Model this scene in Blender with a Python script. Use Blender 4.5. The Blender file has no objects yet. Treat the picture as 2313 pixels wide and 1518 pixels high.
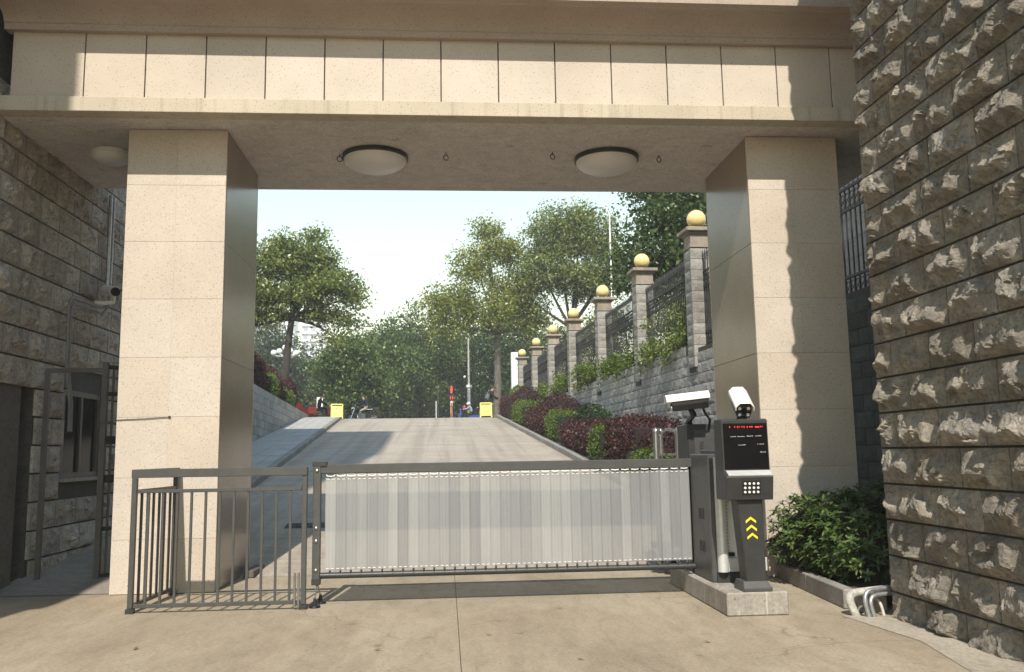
import bpy, bmesh, math, random
import numpy as np
from mathutils import Vector, Matrix, noise, Quaternion
rnd = random.Random(7); nr = np.random.default_rng(11)
scene = bpy.context.scene
COL = scene.collection

# ------------------------------------------------------------------ camera, sky, sun, exposure
CAM_H = 1.40
YAW, PITCH, ROLL, FPX = 0.0769, 0.1332, -0.016, 1969.6
fw = Vector((math.sin(YAW)*math.cos(PITCH), math.cos(YAW)*math.cos(PITCH), math.sin(PITCH)))
rt = Vector((math.cos(YAW), -math.sin(YAW), 0)); up = rt.cross(fw)
rt2 = rt*math.cos(ROLL)+up*math.sin(ROLL); up2 = up*math.cos(ROLL)-rt*math.sin(ROLL)
cam = bpy.data.cameras.new('camera'); cam.sensor_width = 36; cam.lens = FPX/2313*36
cam.clip_start = .05; cam.clip_end = 6000
camo = bpy.data.objects.new('camera', cam); COL.objects.link(camo)
m3 = Matrix((rt2, up2, -fw)).transposed(); camo.matrix_world = Matrix.Translation((0, 0, CAM_H)) @ m3.to_4x4()
scene.camera = camo
SUN_K, SUN_X = 1.05, .12                      # light travels (SUN_X, 1, -SUN_K)
sun_dir = Vector((SUN_X, 1, -SUN_K)).normalized()
world = bpy.data.worlds.new('World'); scene.world = world; world.use_nodes = True
wn = world.node_tree.nodes; wl = world.node_tree.links
sky = wn.new('ShaderNodeTexSky'); sky.sky_type = 'NISHITA'; sky.sun_disc = False
sky.sun_elevation = math.asin(-sun_dir.z); sky.sun_rotation = math.pi+math.atan2(SUN_X, 1)
sky.air_density = 2.3; sky.dust_density = 0.0; sky.ozone_density = 1.0; sky.altitude = 50
wl.new(sky.outputs[0], wn['Background'].inputs[0]); wn['Background'].inputs[1].default_value = .15
sl = bpy.data.lights.new('sun', 'SUN'); sl.energy = 4.8; sl.angle = math.radians(.55); sl.color = (1, .93, .82)
slo = bpy.data.objects.new('sun', sl); COL.objects.link(slo)
slo.rotation_euler = sun_dir.to_track_quat('-Z', 'Y').to_euler(); slo.location = (0, -20, 30)
scene.view_settings.view_transform = 'Standard'; scene.view_settings.look = 'None'
scene.view_settings.gamma = 1; scene.view_settings.use_curve_mapping = False
scene.view_settings.exposure = 0.47
scene.cycles.use_denoising = True
scene.cycles.max_bounces = 8; scene.cycles.transparent_max_bounces = 8
scene.cycles.volume_bounces = 1

# ------------------------------------------------------------------ materials
MATS = {}
def newmat(name):
    m = bpy.data.materials.new(name); m.use_nodes = True; MATS[name] = m
    nt = m.node_tree; return m, nt, nt.nodes, nt.links, nt.nodes['Principled BSDF']
def N(nt, t, **kw):
    n = nt.nodes.new(t)
    for k, v in kw.items():
        if k in n.inputs: n.inputs[k].default_value = v
        else: setattr(n, k, v)
    return n
def c4(c): return (c[0], c[1], c[2], 1)
def ramp(nt, fac, stops):
    r = nt.nodes.new('ShaderNodeValToRGB'); e = r.color_ramp.elements
    e[0].position, e[0].color = stops[0][0], c4(stops[0][1]); e[1].position, e[1].color = stops[-1][0], c4(stops[-1][1])
    for p, c in stops[1:-1]:
        x = e.new(p); x.color = c4(c)
    nt.links.new(fac, r.inputs[0]); return r.outputs[0]
def pos(nt, scale=(1, 1, 1)):
    g = nt.nodes.new('ShaderNodeNewGeometry'); mp = nt.nodes.new('ShaderNodeMapping'); mp.inputs['Scale'].default_value = scale
    nt.links.new(g.outputs['Position'], mp.inputs[0]); return mp.outputs[0]
def noi(nt, v, scale, detail=4, rough=.6, dist=0):
    n = nt.nodes.new('ShaderNodeTexNoise'); n.inputs['Scale'].default_value = scale; n.inputs['Detail'].default_value = detail
    n.inputs['Roughness'].default_value = rough; n.inputs['Distortion'].default_value = dist
    nt.links.new(v, n.inputs['Vector']); return n.outputs['Fac']
def mixc(nt, fac, a, b, mode='MIX'):
    m = nt.nodes.new('ShaderNodeMix'); m.data_type = 'RGBA'; m.blend_type = mode
    for s, x in ((m.inputs[0], fac), (m.inputs[6], a), (m.inputs[7], b)):
        if hasattr(x, 'is_linked') or hasattr(x, 'links'): nt.links.new(x, s)
        elif isinstance(x, (int, float)): s.default_value = x
        else: s.default_value = c4(x)
    return m.outputs[2]
def bump(nt, h, bsdf, strength=.3, dist=.02):
    b = nt.nodes.new('ShaderNodeBump'); b.inputs['Strength'].default_value = strength; b.inputs['Distance'].default_value = dist
    nt.links.new(h, b.inputs['Height']); nt.links.new(b.outputs[0], bsdf.inputs['Normal'])
def objrand(nt):
    return nt.nodes.new('ShaderNodeObjectInfo').outputs['Random']
def granite(name, base, dark, light, rough, streak=.0):
    m, nt, n, l, b = newmat(name); p = pos(nt)
    sp = ramp(nt, noi(nt, p, 60, 5, .8), [(.33, dark), (.43, base), (.58, base), (.68, light)])
    v = nt.nodes.new('ShaderNodeTexVoronoi'); v.inputs['Scale'].default_value = 30; l.new(p, v.inputs['Vector'])
    sp = mixc(nt, ramp(nt, v.outputs['Distance'], [(.10, (.8, .8, .8)), (.19, (0, 0, 0))]), sp, (dark[0]*.6, dark[1]*.6, dark[2]*.6))
    big = ramp(nt, noi(nt, p, 1.3, 4, .6), [(.3, (.90, .885, .86)), (.7, (1.06, 1.05, 1.03))])
    sp = mixc(nt, 1.0, sp, big, 'MULTIPLY')
    t = ramp(nt, objrand(nt), [(0, (.93, .91, .88)), (.35, (1.0, .98, .95)), (.6, (.98, .94, .89)), (1, (1.03, 1.03, 1.03))]); sp = mixc(nt, 1.0, sp, t, 'MULTIPLY')
    if streak:
        ps = pos(nt, (9, 9, .35)); st = ramp(nt, noi(nt, ps, 1.0, 5, .7), [(.52, (0, 0, 0)), (.75, (1, 1, 1))])
        sp = mixc(nt, st, sp, (base[0]*.62, base[1]*.58, base[2]*.52))
    l.new(sp, b.inputs['Base Color']); b.inputs['Roughness'].default_value = rough
    bump(nt, noi(nt, p, 120, 2), b, .08 if rough > .3 else .01, .004)
    return m
granite('granite', (.51, .452, .392), (.27, .22, .175), (.64, .585, .52), .62)
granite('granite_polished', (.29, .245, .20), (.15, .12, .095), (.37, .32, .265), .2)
granite('granite_band', (.50, .445, .36), (.26, .21, .15), (.64, .58, .48), .75, streak=1)
granite('granite_cornice', (.375, .315, .275), (.18, .145, .12), (.47, .41, .36), .7)
def rock(name, c1, c2, c3, moss=None, moss_amt=.6, bs=.7, sc=1.0):
    m, nt, n, l, b = newmat(name); p = pos(nt)
    a = noi(nt, p, 5*sc, 8, .72, .4); f = noi(nt, p, 26*sc, 6, .75)
    col = ramp(nt, a, [(.28, c1), (.5, c2), (.74, c3)])
    col = mixc(nt, ramp(nt, f, [(.34, (.8, .8, .8)), (.50, (0, 0, 0))]), col, (c1[0]*.55, c1[1]*.53, c1[2]*.52))
    t = ramp(nt, objrand(nt), [(0, (.78, .76, .74)), (.5, (1, .98, .95)), (1, (1.15, 1.15, 1.17))]); col = mixc(nt, 1.0, col, t, 'MULTIPLY')
    if moss:
        mo = ramp(nt, noi(nt, p, 2.2*sc, 6, .7), [(moss_amt-.04, (0, 0, 0)), (moss_amt+.14, (.8, .8, .8))]); col = mixc(nt, mo, col, moss)
    l.new(col, b.inputs['Base Color']); b.inputs['Roughness'].default_value = .92
    h = nt.nodes.new('ShaderNodeMath'); h.operation = 'ADD'; l.new(f, h.inputs[0]); l.new(noi(nt, p, 75*sc, 5, .7), h.inputs[1])
    bump(nt, h.outputs[0], b, bs, .022)
    return m
rock('rock_right', (.15, .138, .12), (.265, .24, .205), (.46, .40, .32), (.17, .15, .09), .62, .8)
rock('rock_left', (.25, .225, .195), (.385, .35, .305), (.50, .46, .405), None, .6, .45)
rock('rock_wall', (.29, .28, .265), (.36, .348, .33), (.43, .415, .39), (.22, .212, .195), .66, .35, .8)
rock('rock_shaded', (.035, .04, .034), (.055, .062, .052), (.08, .085, .072), None, .6, .4)  # near-black copy of the wall stone; overhead shade painted into its colour
rock('rock_pier', (.22, .21, .19), (.31, .297, .27), (.39, .375, .345), None, .6, .4)
rock('rock_low', (.22, .22, .21), (.30, .295, .28), (.37, .36, .34), None, .6, .25)
rock('left_stone_backing', (.10, .09, .08), (.14, .13, .115), (.18, .165, .145), None, .6, .3)
rock('mortar', (.045, .042, .038), (.06, .056, .05), (.08, .075, .07), None, .6, .3)
rock('facade_grey', (.13, .13, .13), (.19, .19, .19), (.25, .25, .245), None, .6, .3)
def concrete(name, c1, c2, c3, stretch=(1, 1, 1), bs=.15, stain=(.30, .22, .15), broom=False, crack=False):
    m, nt, n, l, b = newmat(name); p = pos(nt); ps = pos(nt, stretch)
    col = ramp(nt, noi(nt, ps, .8, 7, .68, .5), [(.28, c1), (.5, c2), (.72, c3)])
    st = ramp(nt, noi(nt, ps, .33, 6, .7, .8), [(.52, (0, 0, 0)), (.72, (.6, .6, .6))]); col = mixc(nt, st, col, stain)
    gr = ramp(nt, noi(nt, p, 38, 7, .85), [(.34, (.66, .65, .63)), (.62, (1.14, 1.13, 1.12))]); col = mixc(nt, 1.0, col, gr, 'MULTIPLY')
    pit = ramp(nt, noi(nt, p, 19, 3, .6), [(.24, (.55, .52, .48)), (.34, (1, 1, 1))]); col = mixc(nt, 1.0, col, pit, 'MULTIPLY')
    mt = ramp(nt, noi(nt, ps, 7, 8, .8, .6), [(.32, (.80, .78, .75)), (.52, (1, 1, 1)), (.70, (1.10, 1.09, 1.08))]); col = mixc(nt, 1.0, col, mt, 'MULTIPLY')
    sp_ = ramp(nt, noi(nt, p, 4.5, 3, .5), [(.66, (1, 1, 1)), (.73, (.74, .72, .70))]); col = mixc(nt, 1.0, col, sp_, 'MULTIPLY')
    if crack:
        wv = nt.nodes.new('ShaderNodeTexVoronoi'); wv.feature = 'DISTANCE_TO_EDGE'; wv.inputs['Scale'].default_value = .42
        ad = nt.nodes.new('ShaderNodeVectorMath'); ad.operation = 'ADD'; nz = nt.nodes.new('ShaderNodeTexNoise'); nz.inputs['Scale'].default_value = 2.2; nz.inputs['Detail'].default_value = 6
        sc_ = nt.nodes.new('ShaderNodeVectorMath'); sc_.operation = 'SCALE'; sc_.inputs[3].default_value = .45
        l.new(p, nz.inputs['Vector']); l.new(nz.outputs['Color'], sc_.inputs[0]); l.new(p, ad.inputs[0]); l.new(sc_.outputs[0], ad.inputs[1]); l.new(ad.outputs[0], wv.inputs['Vector'])
        ck = ramp(nt, wv.outputs['Distance'], [(.0, (.66, .63, .60)), (.004, (1, 1, 1))])
        mk = ramp(nt, noi(nt, p, .5, 2), [(.48, (0, 0, 0)), (.56, (1, 1, 1))]); col = mixc(nt, mk, col, mixc(nt, 1.0, col, ck, 'MULTIPLY'))
    h = noi(nt, p, 70, 5, .75)
    if broom:
        tm_ = ramp(nt, noi(nt, pos(nt, (2.6, .06, .06)), 1.0, 4, .6), [(.46, (1, 1, 1)), (.62, (.80, .79, .78))]); col = mixc(nt, 1.0, col, tm_, 'MULTIPLY')
        bl = noi(nt, pos(nt, (.6, 7, 7)), 3.0, 5, .7)
        col = mixc(nt, 1.0, col, ramp(nt, bl, [(.3, (.84, .83, .82)), (.7, (1.06, 1.06, 1.06))]), 'MULTIPLY')
    l.new(col, b.inputs['Base Color']); b.inputs['Roughness'].default_value = .88
    bump(nt, h, b, bs, .008); return m
concrete('forecourt', (.235, .19, .135), (.325, .27, .195), (.40, .345, .26), (1, .35, 1), .3, (.225, .17, .115), False, True)
concrete('ramp_concrete', (.335, .29, .235), (.395, .345, .285), (.455, .405, .34), (.5, 1.6, 1), .2, (.29, .245, .19), True, True)
concrete('pavement', (.30, .295, .28), (.38, .375, .36), (.45, .44, .42), (1, 1, 1), .15, (.30, .29, .27))
concrete('kerbstone', (.18, .17, .155), (.26, .245, .225), (.34, .32, .29), (1, 1, 1), .3, (.16, .14, .12))
concrete('island_concrete', (.24, .215, .185), (.31, .285, .25), (.40, .375, .335), (4, 4, 1), .2, (.55, .52, .47))
concrete('island_top', (.42, .39, .34), (.52, .49, .43), (.60, .57, .51), (4, 4, 4), .2, (.30, .26, .21))
concrete('side_concrete', (.20, .175, .15), (.27, .24, .205), (.33, .295, .255), (1, 1, 1), .3, (.17, .145, .12))
concrete('apron', (.27, .235, .185), (.35, .31, .25), (.42, .38, .315), (2, 1, 1), .3, (.25, .20, .15))
concrete('soil', (.05, .045, .03), (.085, .07, .05), (.12, .10, .07), (3, 3, 3), .8, (.05, .05, .03))
concrete('asphalt', (.055, .054, .052), (.075, .073, .07), (.10, .098, .095), (1, 1, 1), .2, (.06, .06, .06))
concrete('plaster', (.36, .34, .31), (.42, .40, .37), (.47, .45, .42), (.4, .4, .4), .05, (.36, .34, .31))
concrete('soffit_plaster', (.60, .55, .51), (.64, .59, .545), (.68, .625, .58), (.6, .6, .6), .03, (.58, .53, .49))
concrete('granite_cap', (.22, .19, .16), (.34, .29, .23), (.44, .38, .30), (3, 3, .6), .2, (.15, .12, .10))
def drips(name, col):
    m = MATS[name]; nt = m.node_tree; b = nt.nodes['Principled BSDF']; src = b.inputs['Base Color'].links[0].from_socket
    st = ramp(nt, noi(nt, pos(nt, (26, 26, 1.1)), 1.0, 5, .7), [(.56, (0, 0, 0)), (.66, (.75, .75, .75))])
    nt.links.new(mixc(nt, st, src, col), b.inputs['Base Color'])
drips('island_concrete', (.50, .48, .44))
def plain(name, col, rough=.5, metal=0, var=.06, scale=6, bs=0, coat=0):
    m, nt, n, l, b = newmat(name); p = pos(nt)
    d = tuple(x*(1-var*2) for x in col); u = tuple(min(1, x*(1+var*2)) for x in col)
    l.new(ramp(nt, noi(nt, p, scale, 5, .65), [(.3, d), (.7, u)]), b.inputs['Base Color'])
    rr = nt.nodes.new('ShaderNodeMapRange'); l.new(noi(nt, p, scale*3, 4), rr.inputs[0])
    rr.inputs[3].default_value = max(.02, rough-.08); rr.inputs[4].default_value = min(1, rough+.1); l.new(rr.outputs[0], b.inputs['Roughness'])
    b.inputs['Metallic'].default_value = metal; b.inputs['Coat Weight'].default_value = coat
    if bs: bump(nt, noi(nt, p, scale*12, 4), b, bs, .003)
    return m
plain('paint_grey', (.062, .062, .060), .42, .0, .08, 9)
plain('paint_dark', (.030, .030, .0295), .45, 0, .1, 9)
plain('black_plastic', (.015, .015, .015), .35); plain('rubber', (.02, .02, .02), .8)
plain('white_plastic', (.78, .77, .74), .4, 0, .02); plain('white_paint', (.72, .72, .70), .5, 0, .03, 3)
plain('lamp_white', (.72, .70, .67), .35, 0, .03, 3)
plain('steel', (.42, .42, .42), .28, .85, .05, 20); plain('galvanised', (.40, .41, .42), .42, .7, .15, 14)
plain('silver_paint', (.60, .60, .59), .38, .35, .05, 10); plain('housing_white', (.80, .81, .80), .3, 0, .03, 4)
plain('iron', (.022, .021, .021), .6, 0, .2, 8); plain('rust_iron', (.06, .045, .035), .7, 0, .3, 8)
plain('frame_brown', (.11, .10, .09), .5, .2, .1, 6); plain('door_brown', (.17, .115, .088), .6, 0, .1, 2)
plain('glass_dark', (.006, .010, .008), .06); plain('screen_black', (.006, .006, .007), .12)
for _g in ('glass_dark',): MATS[_g].node_tree.nodes['Principled BSDF'].inputs['Specular IOR Level'].default_value = .10
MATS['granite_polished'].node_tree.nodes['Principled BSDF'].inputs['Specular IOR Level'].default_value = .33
plain('alu_frame', (.10, .10, .098), .4, .6, .06, 6)
plain('yellow_paint', (.80, .62, .02), .5, 0, .04); plain('yellow_sign', (.84, .70, .16), .5, 0, .03, 5)
plain('red_paint', (.42, .035, .02), .4, 0, .1, 5); plain('orange_red', (.58, .08, .035), .45, 0, .1, 5)
plain('blue_paint', (.03, .06, .26), .4, 0, .05); plain('ink', (.10, .09, .01), .7); plain('ink_red', (.5, .12, .02), .7)
plain('skin', (.42, .23, .15), .55, 0, .04); plain('hair', (.012, .010, .009), .5)
plain('navy_cloth', (.018, .022, .06), .9, 0, .1, 12); plain('khaki_cloth', (.36, .33, .27), .9, 0, .08, 12)
plain('grey_cloth', (.12, .13, .145), .9, 0, .1, 12); plain('dark_cloth', (.018, .018, .021), .9, 0, .1, 12)
plain('paleblue_cloth', (.30, .34, .42), .9, 0, .1, 12); plain('green_cloth', (.03, .06, .045), .9)
plain('chrome', (.75, .75, .76), .12, 1); plain('cream_globe', (.80, .62, .27), .22, 0, .03, 4, coat=.3)
plain('building_pale', (.74, .74, .74), .7, 0, .04, .02); plain('building_blue', (.55, .60, .66), .4, 0, .05, .02)  # building_pale raised to melt into the white sky; haze painted into the colour
plain('window_far', (.34, .38, .42), .2, 0, .1, .05); plain('pipe_pale', (.42, .40, .36), .5, 0, .25, 18); plain('cable', (.20, .195, .185), .5)  # window_far lightened the same way, haze fade put into the colour
plain('wood_scrap', (.10, .085, .07), .8, 0, .2, 10); plain('dead_leaf', (.16, .10, .04), .8, 0, .2, 20)
def emis(name, col, st):
    m, nt, n, l, b = newmat(name); b.inputs['Base Color'].default_value = c4(col)
    b.inputs['Emission Color'].default_value = c4(col); b.inputs['Emission Strength'].default_value = st; return m
emis('led_red', (.9, .03, .02), .45); emis('led_white', (.6, .6, .6), .06); emis('signal_red', (1, .04, .02), 1.8)
emis('led_orange', (1, .16, .05), .8)
def slat_material():
    m, nt, n, l, b = newmat('slat_sheet'); p = pos(nt)
    st = noi(nt, pos(nt, (160, 1, .4)), 1.0, 4, .6)
    col = ramp(nt, st, [(.3, (.33, .335, .345)), (.7, (.40, .404, .412))])
    sc = ramp(nt, noi(nt, pos(nt, (22, 7, 9)), 1.6, 9, .85, .4), [(.60, (0, 0, 0)), (.72, (.8, .8, .8))]); col = mixc(nt, sc, col, (.66, .66, .66))
    t = ramp(nt, objrand(nt), [(0, (.80, .80, .81)), (.5, (.95, .95, .95)), (1, (1.18, 1.17, 1.15))]); col = mixc(nt, 1.0, col, t, 'MULTIPLY')
    l.new(col, b.inputs['Base Color']); b.inputs['Metallic'].default_value = .15; b.inputs['Alpha'].default_value = .57
    rr = nt.nodes.new('ShaderNodeMapRange'); l.new(noi(nt, p, 9, 5), rr.inputs[0]); rr.inputs[3].default_value = .22; rr.inputs[4].default_value = .46
    l.new(rr.outputs[0], b.inputs['Roughness']); bump(nt, noi(nt, pos(nt, (3, 3, .8)), 4, 3), b, .12, .01)
slat_material()
def leafmat(name, cols, rough=.42, trans=.35):
    m, nt, n, l, b = newmat(name); g = nt.nodes.new('ShaderNodeNewGeometry')
    k = len(cols); col = ramp(nt, g.outputs['Random Per Island'], [(i/(k-1), c) for i, c in enumerate(cols)])
    big = ramp(nt, noi(nt, pos(nt), .9, 3), [(.3, (.75, .78, .7)), (.7, (1.2, 1.18, 1.15))]); col = mixc(nt, 1.0, col, big, 'MULTIPLY')
    l.new(col, b.inputs['Base Color']); b.inputs['Roughness'].default_value = rough
    tr = nt.nodes.new('ShaderNodeBsdfTranslucent'); l.new(mixc(nt, 1.0, col, (1.3, 1.4, .7), 'MULTIPLY'), tr.inputs[0])
    mx = nt.nodes.new('ShaderNodeMixShader'); mx.inputs[0].default_value = trans
    l.new(b.outputs[0], mx.inputs[1]); l.new(tr.outputs[0], mx.inputs[2]); l.new(mx.outputs[0], n['Material Output'].inputs[0])
leafmat('leaf_tree', [(.06, .095, .026), (.125, .17, .046), (.20, .24, .072), (.36, .375, .15)], .36, .34)
leafmat('leaf_yellowish', [(.08, .115, .028), (.16, .195, .045), (.27, .285, .07), (.44, .42, .11)], .38, .38)
leafmat('leaf_dark', [(.028, .055, .018), (.05, .085, .026), (.075, .12, .036), (.15, .19, .07)], .32, .28)
leafmat('leaf_mid', [(.035, .065, .016), (.07, .115, .028), (.12, .17, .042), (.23, .27, .085)], .36, .3)
leafmat('leaf_far', [(.05, .075, .035), (.07, .10, .045), (.09, .12, .05), (.12, .145, .06)])
leafmat('leaf_red', [(.03, .012, .014), (.055, .017, .02), (.085, .027, .028), (.14, .055, .05)], .5, .25)
leafmat('leaf_lime', [(.05, .085, .015), (.085, .135, .02), (.13, .185, .028), (.22, .26, .05)], .5, .35)
leafmat('leaf_glossy', [(.018, .04, .015), (.03, .06, .02), (.045, .085, .028), (.07, .115, .04)], .28, .2)
leafmat('leaf_azalea', [(.03, .06, .016), (.05, .09, .022), (.075, .125, .03), (.13, .18, .05)], .4, .25)
plain('bark', (.04, .034, .028), .9, 0, .25, 5, .6); plain('bark_grey', (.11, .095, .075), .9, 0, .25, 4, .6)
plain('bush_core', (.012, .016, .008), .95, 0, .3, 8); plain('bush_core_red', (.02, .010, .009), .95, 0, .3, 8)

# ------------------------------------------------------------------ helpers
RA = math.radians(2.6); DD = Vector((-math.sin(RA), math.cos(RA), 0)); LL = Vector((math.cos(RA), math.sin(RA), 0))
def RP(lat, s, z=0): return LL*lat+DD*s+Vector((0, 0, z))          # ramp frame -> world
S0, GRADE, SC = 11.0, .098, 43.5
ZC = GRADE*(SC-S0)
def zr(s):
    if s <= S0: return 0.
    if s >= SC+1.5: return ZC+.05
    if s > SC-1.5: u = (s-(SC-1.5))/3; return GRADE*(SC-1.5-S0)+GRADE*3*(u-u*u/2)
    return GRADE*(s-S0)
class MB:
    def __init__(s): s.v = []; s.f = []
    def add(s, vs, fs):
        k = len(s.v); s.v += [tuple(v) for v in vs]; s.f += [tuple(i+k for i in f) for f in fs]; return s
    def box(s, x0, x1, y0, y1, z0, z1):
        return s.add([(x0,y0,z0),(x1,y0,z0),(x1,y1,z0),(x0,y1,z0),(x0,y0,z1),(x1,y0,z1),(x1,y1,z1),(x0,y1,z1)],
              [(3,2,1,0),(4,5,6,7),(0,1,5,4),(1,2,6,5),(2,3,7,6),(3,0,4,7)])
    def obox(s, c, ax, ay, az, sx, sy, sz):
        c = Vector(c); P = []
        for k in (-1, 1):
            for j, i in ((-1,-1),(-1,1),(1,1),(1,-1)): P.append(c+ax*(i*sx/2)+ay*(j*sy/2)+az*(k*sz/2))
        return s.add(P, [(3,2,1,0),(4,5,6,7),(0,1,5,4),(1,2,6,5),(2,3,7,6),(3,0,4,7)])
    def rbox(s, lat0, lat1, s0, s1, z0, z1):
        P = [RP(a, b, z) for z in (z0, z1) for a, b in ((lat0,s0),(lat1,s0),(lat1,s1),(lat0,s1))]
        return s.add(P, [(3,2,1,0),(4,5,6,7),(0,1,5,4),(1,2,6,5),(2,3,7,6),(3,0,4,7)])
    def tube(s, pts, r, n=8, caps=True):
        pts = [Vector(p) for p in pts]; rs = r if isinstance(r, (list, tuple)) else [r]*len(pts)
        k = len(s.v); prev = None
        for i, p in enumerate(pts):
            t = (pts[min(i+1, len(pts)-1)]-pts[max(i-1, 0)]).normalized()
            if prev is None: a = t.orthogonal().normalized()
            else: a = (prev-t*prev.dot(t)).normalized()
            prev = a; b = t.cross(a)
            for j in range(n):
                an = 2*math.pi*j/n; s.v.append(tuple(p+(a*math.cos(an)+b*math.sin(an))*rs[i]))
        for i in range(len(pts)-1):
            for j in range(n): s.f.append((k+i*n+j, k+i*n+(j+1) % n, k+(i+1)*n+(j+1) % n, k+(i+1)*n+j))
        if caps: s.f.append(tuple(k+j for j in reversed(range(n)))); s.f.append(tuple(k+(len(pts)-1)*n+j for j in range(n)))
        return s
    def lathe(s, c, prof, n=24, axis='z'):
        c = Vector(c); k = len(s.v)
        for r, h in prof:
            for j in range(n):
                a = 2*math.pi*j/n; x, y = r*math.cos(a), r*math.sin(a)
                s.v.append(tuple(c+(Vector((x, y, h)) if axis == 'z' else Vector((x, h, y)) if axis == 'y' else Vector((h, x, y)))))
        m = len(prof)
        for i in range(m-1):
            for j in range(n): s.f.append((k+i*n+j, k+i*n+(j+1) % n, k+(i+1)*n+(j+1) % n, k+(i+1)*n+j))
        s.f.append(tuple(k+j for j in reversed(range(n)))); s.f.append(tuple(k+(m-1)*n+j for j in range(n))); return s
    def torus(s, c, R, r, ax, ay, n=20, m=8):
        c = Vector(c); az = ax.cross(ay); k = len(s.v)
        for i in range(n):
            a = 2*math.pi*i/n; d = ax*math.cos(a)+ay*math.sin(a)
            for j in range(m):
                b = 2*math.pi*j/m; s.v.append(tuple(c+d*(R+r*math.cos(b))+az*(r*math.sin(b))))
        for i in range(n):
            for j in range(m): s.f.append((k+i*m+j, k+((i+1) % n)*m+j, k+((i+1) % n)*m+(j+1) % m, k+i*m+(j+1) % m))
        return s
    def sphere(s, c, r, n=16, m=10, sc=(1, 1, 1)):
        prof = [(max(1e-4, math.sin(math.pi*i/m))*r, -math.cos(math.pi*i/m)*r) for i in range(m+1)]
        k = len(s.v); s.lathe((0, 0, 0), prof, n)
        for i in range(k, len(s.v)): v = s.v[i]; s.v[i] = (c[0]+v[0]*sc[0], c[1]+v[1]*sc[1], c[2]+v[2]*sc[2])
        return s
    def prism(s, poly, ext):
        n = len(poly); ext = Vector(ext)
        return s.add([Vector(p) for p in poly]+[Vector(p)+ext for p in poly],
            [tuple(reversed(range(n))), tuple(range(n, 2*n))]+[(i, (i+1) % n, n+(i+1) % n, n+i) for i in range(n)])
    def build(s, name, mat, parent=None, smooth=False, bevel=0, seg=1, origin=None):
        off = base_of(parent) if parent is not None else (Vector(origin) if origin is not None else Vector((0, 0, 0)))
        me = bpy.data.meshes.new(name); me.from_pydata([(v[0]-off.x, v[1]-off.y, v[2]-off.z) for v in s.v], [], s.f); me.update()
        bm = bmesh.new(); bm.from_mesh(me); bmesh.ops.recalc_face_normals(bm, faces=bm.faces); bm.to_mesh(me); bm.free()
        o = bpy.data.objects.new(name, me); COL.objects.link(o); me.materials.append(MATS[mat])
        if parent is not None: o.parent = parent
        else: o.location = off
        if bevel:
            b = o.modifiers.new('bevel', 'BEVEL'); b.width = bevel; b.segments = seg; b.limit_method = 'ANGLE'
        return o
def _auto(me, on):
    me.polygons.foreach_set('use_smooth', [True]*len(me.polygons))
    bm = bmesh.new(); bm.from_mesh(me)
    for e in bm.edges:
        if len(e.link_faces) == 2 and e.calc_face_angle(0) > .7: e.smooth = False
    bm.to_mesh(me); bm.free()
def base_of(o):
    v = Vector((0, 0, 0))
    while o is not None: v = v+o.location; o = o.parent
    return v
_b = MB.build
def build(self, name, mat, parent=None, smooth=False, bevel=0, seg=1, origin=None):
    o = _b(self, name, mat, parent, False, bevel, seg, origin)
    if smooth: _auto(o.data, True)
    return o
MB.build = build
def tag(o, label=None, cat=None, group=None, kind=None):
    if label: o['label'] = label
    if cat: o['category'] = cat
    if group: o['group'] = group
    if kind: o['kind'] = kind
    return o
def empty(name, loc, label, cat, group=None):
    o = bpy.data.objects.new(name, None); COL.objects.link(o); o.location = loc; o.empty_display_size = .1
    return tag(o, label, cat, group)
def inst(name, mesh, parent, loc, rot=None, scale=None):
    o = bpy.data.objects.new(name, mesh); COL.objects.link(o); o.parent = parent
    o.location = Vector(loc)-base_of(parent) if parent is not None else loc
    if rot is not None: o.rotation_euler = rot
    if scale is not None: o.scale = scale
    return o
def npmesh(name, V, F, mat, parent=None, origin=None, extra=None):
    off = base_of(parent) if parent is not None else Vector(origin or (0, 0, 0))
    V = np.asarray(V, np.float32)-np.array(off, np.float32); F = np.asarray(F, np.int32)
    me = bpy.data.meshes.new(name); n = len(F); k = F.shape[1]
    me.vertices.add(len(V)); me.vertices.foreach_set('co', V.ravel())
    me.loops.add(n*k); me.loops.foreach_set('vertex_index', F.ravel())
    me.polygons.add(n); me.polygons.foreach_set('loop_start', np.arange(0, n*k, k, dtype=np.int32))
    me.update(calc_edges=True); me.materials.append(MATS[mat])
    o = bpy.data.objects.new(name, me); COL.objects.link(o)
    if parent is not None: o.parent = parent
    else: o.location = off
    return o
X, Y, Z = Vector((1, 0, 0)), Vector((0, 1, 0)), Vector((0, 0, 1))
ORD = ['first', 'second', 'third', 'fourth', 'fifth', 'sixth', 'seventh', 'eighth', 'ninth', 'tenth', 'eleventh', 'twelfth']
def text_mesh(txt, size):
    cu = bpy.data.curves.new('t', 'FONT'); cu.body = txt; cu.size = size; cu.align_x = 'CENTER'; cu.align_y = 'CENTER'
    o = bpy.data.objects.new('t', cu); COL.objects.link(o)
    dg = bpy.context.evaluated_depsgraph_get(); me = bpy.data.meshes.new_from_object(o.evaluated_get(dg))
    bpy.data.objects.remove(o); return me

def local_mesh(mb, name, mat, smooth=False):
    me = bpy.data.meshes.new(name); me.from_pydata(mb.v, [], mb.f); me.update(); me.materials.append(MATS[mat])
    bm = bmesh.new(); bm.from_mesh(me); bmesh.ops.recalc_face_normals(bm, faces=bm.faces); bm.to_mesh(me); bm.free()
    if smooth: _auto(me, True)
    return me

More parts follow.
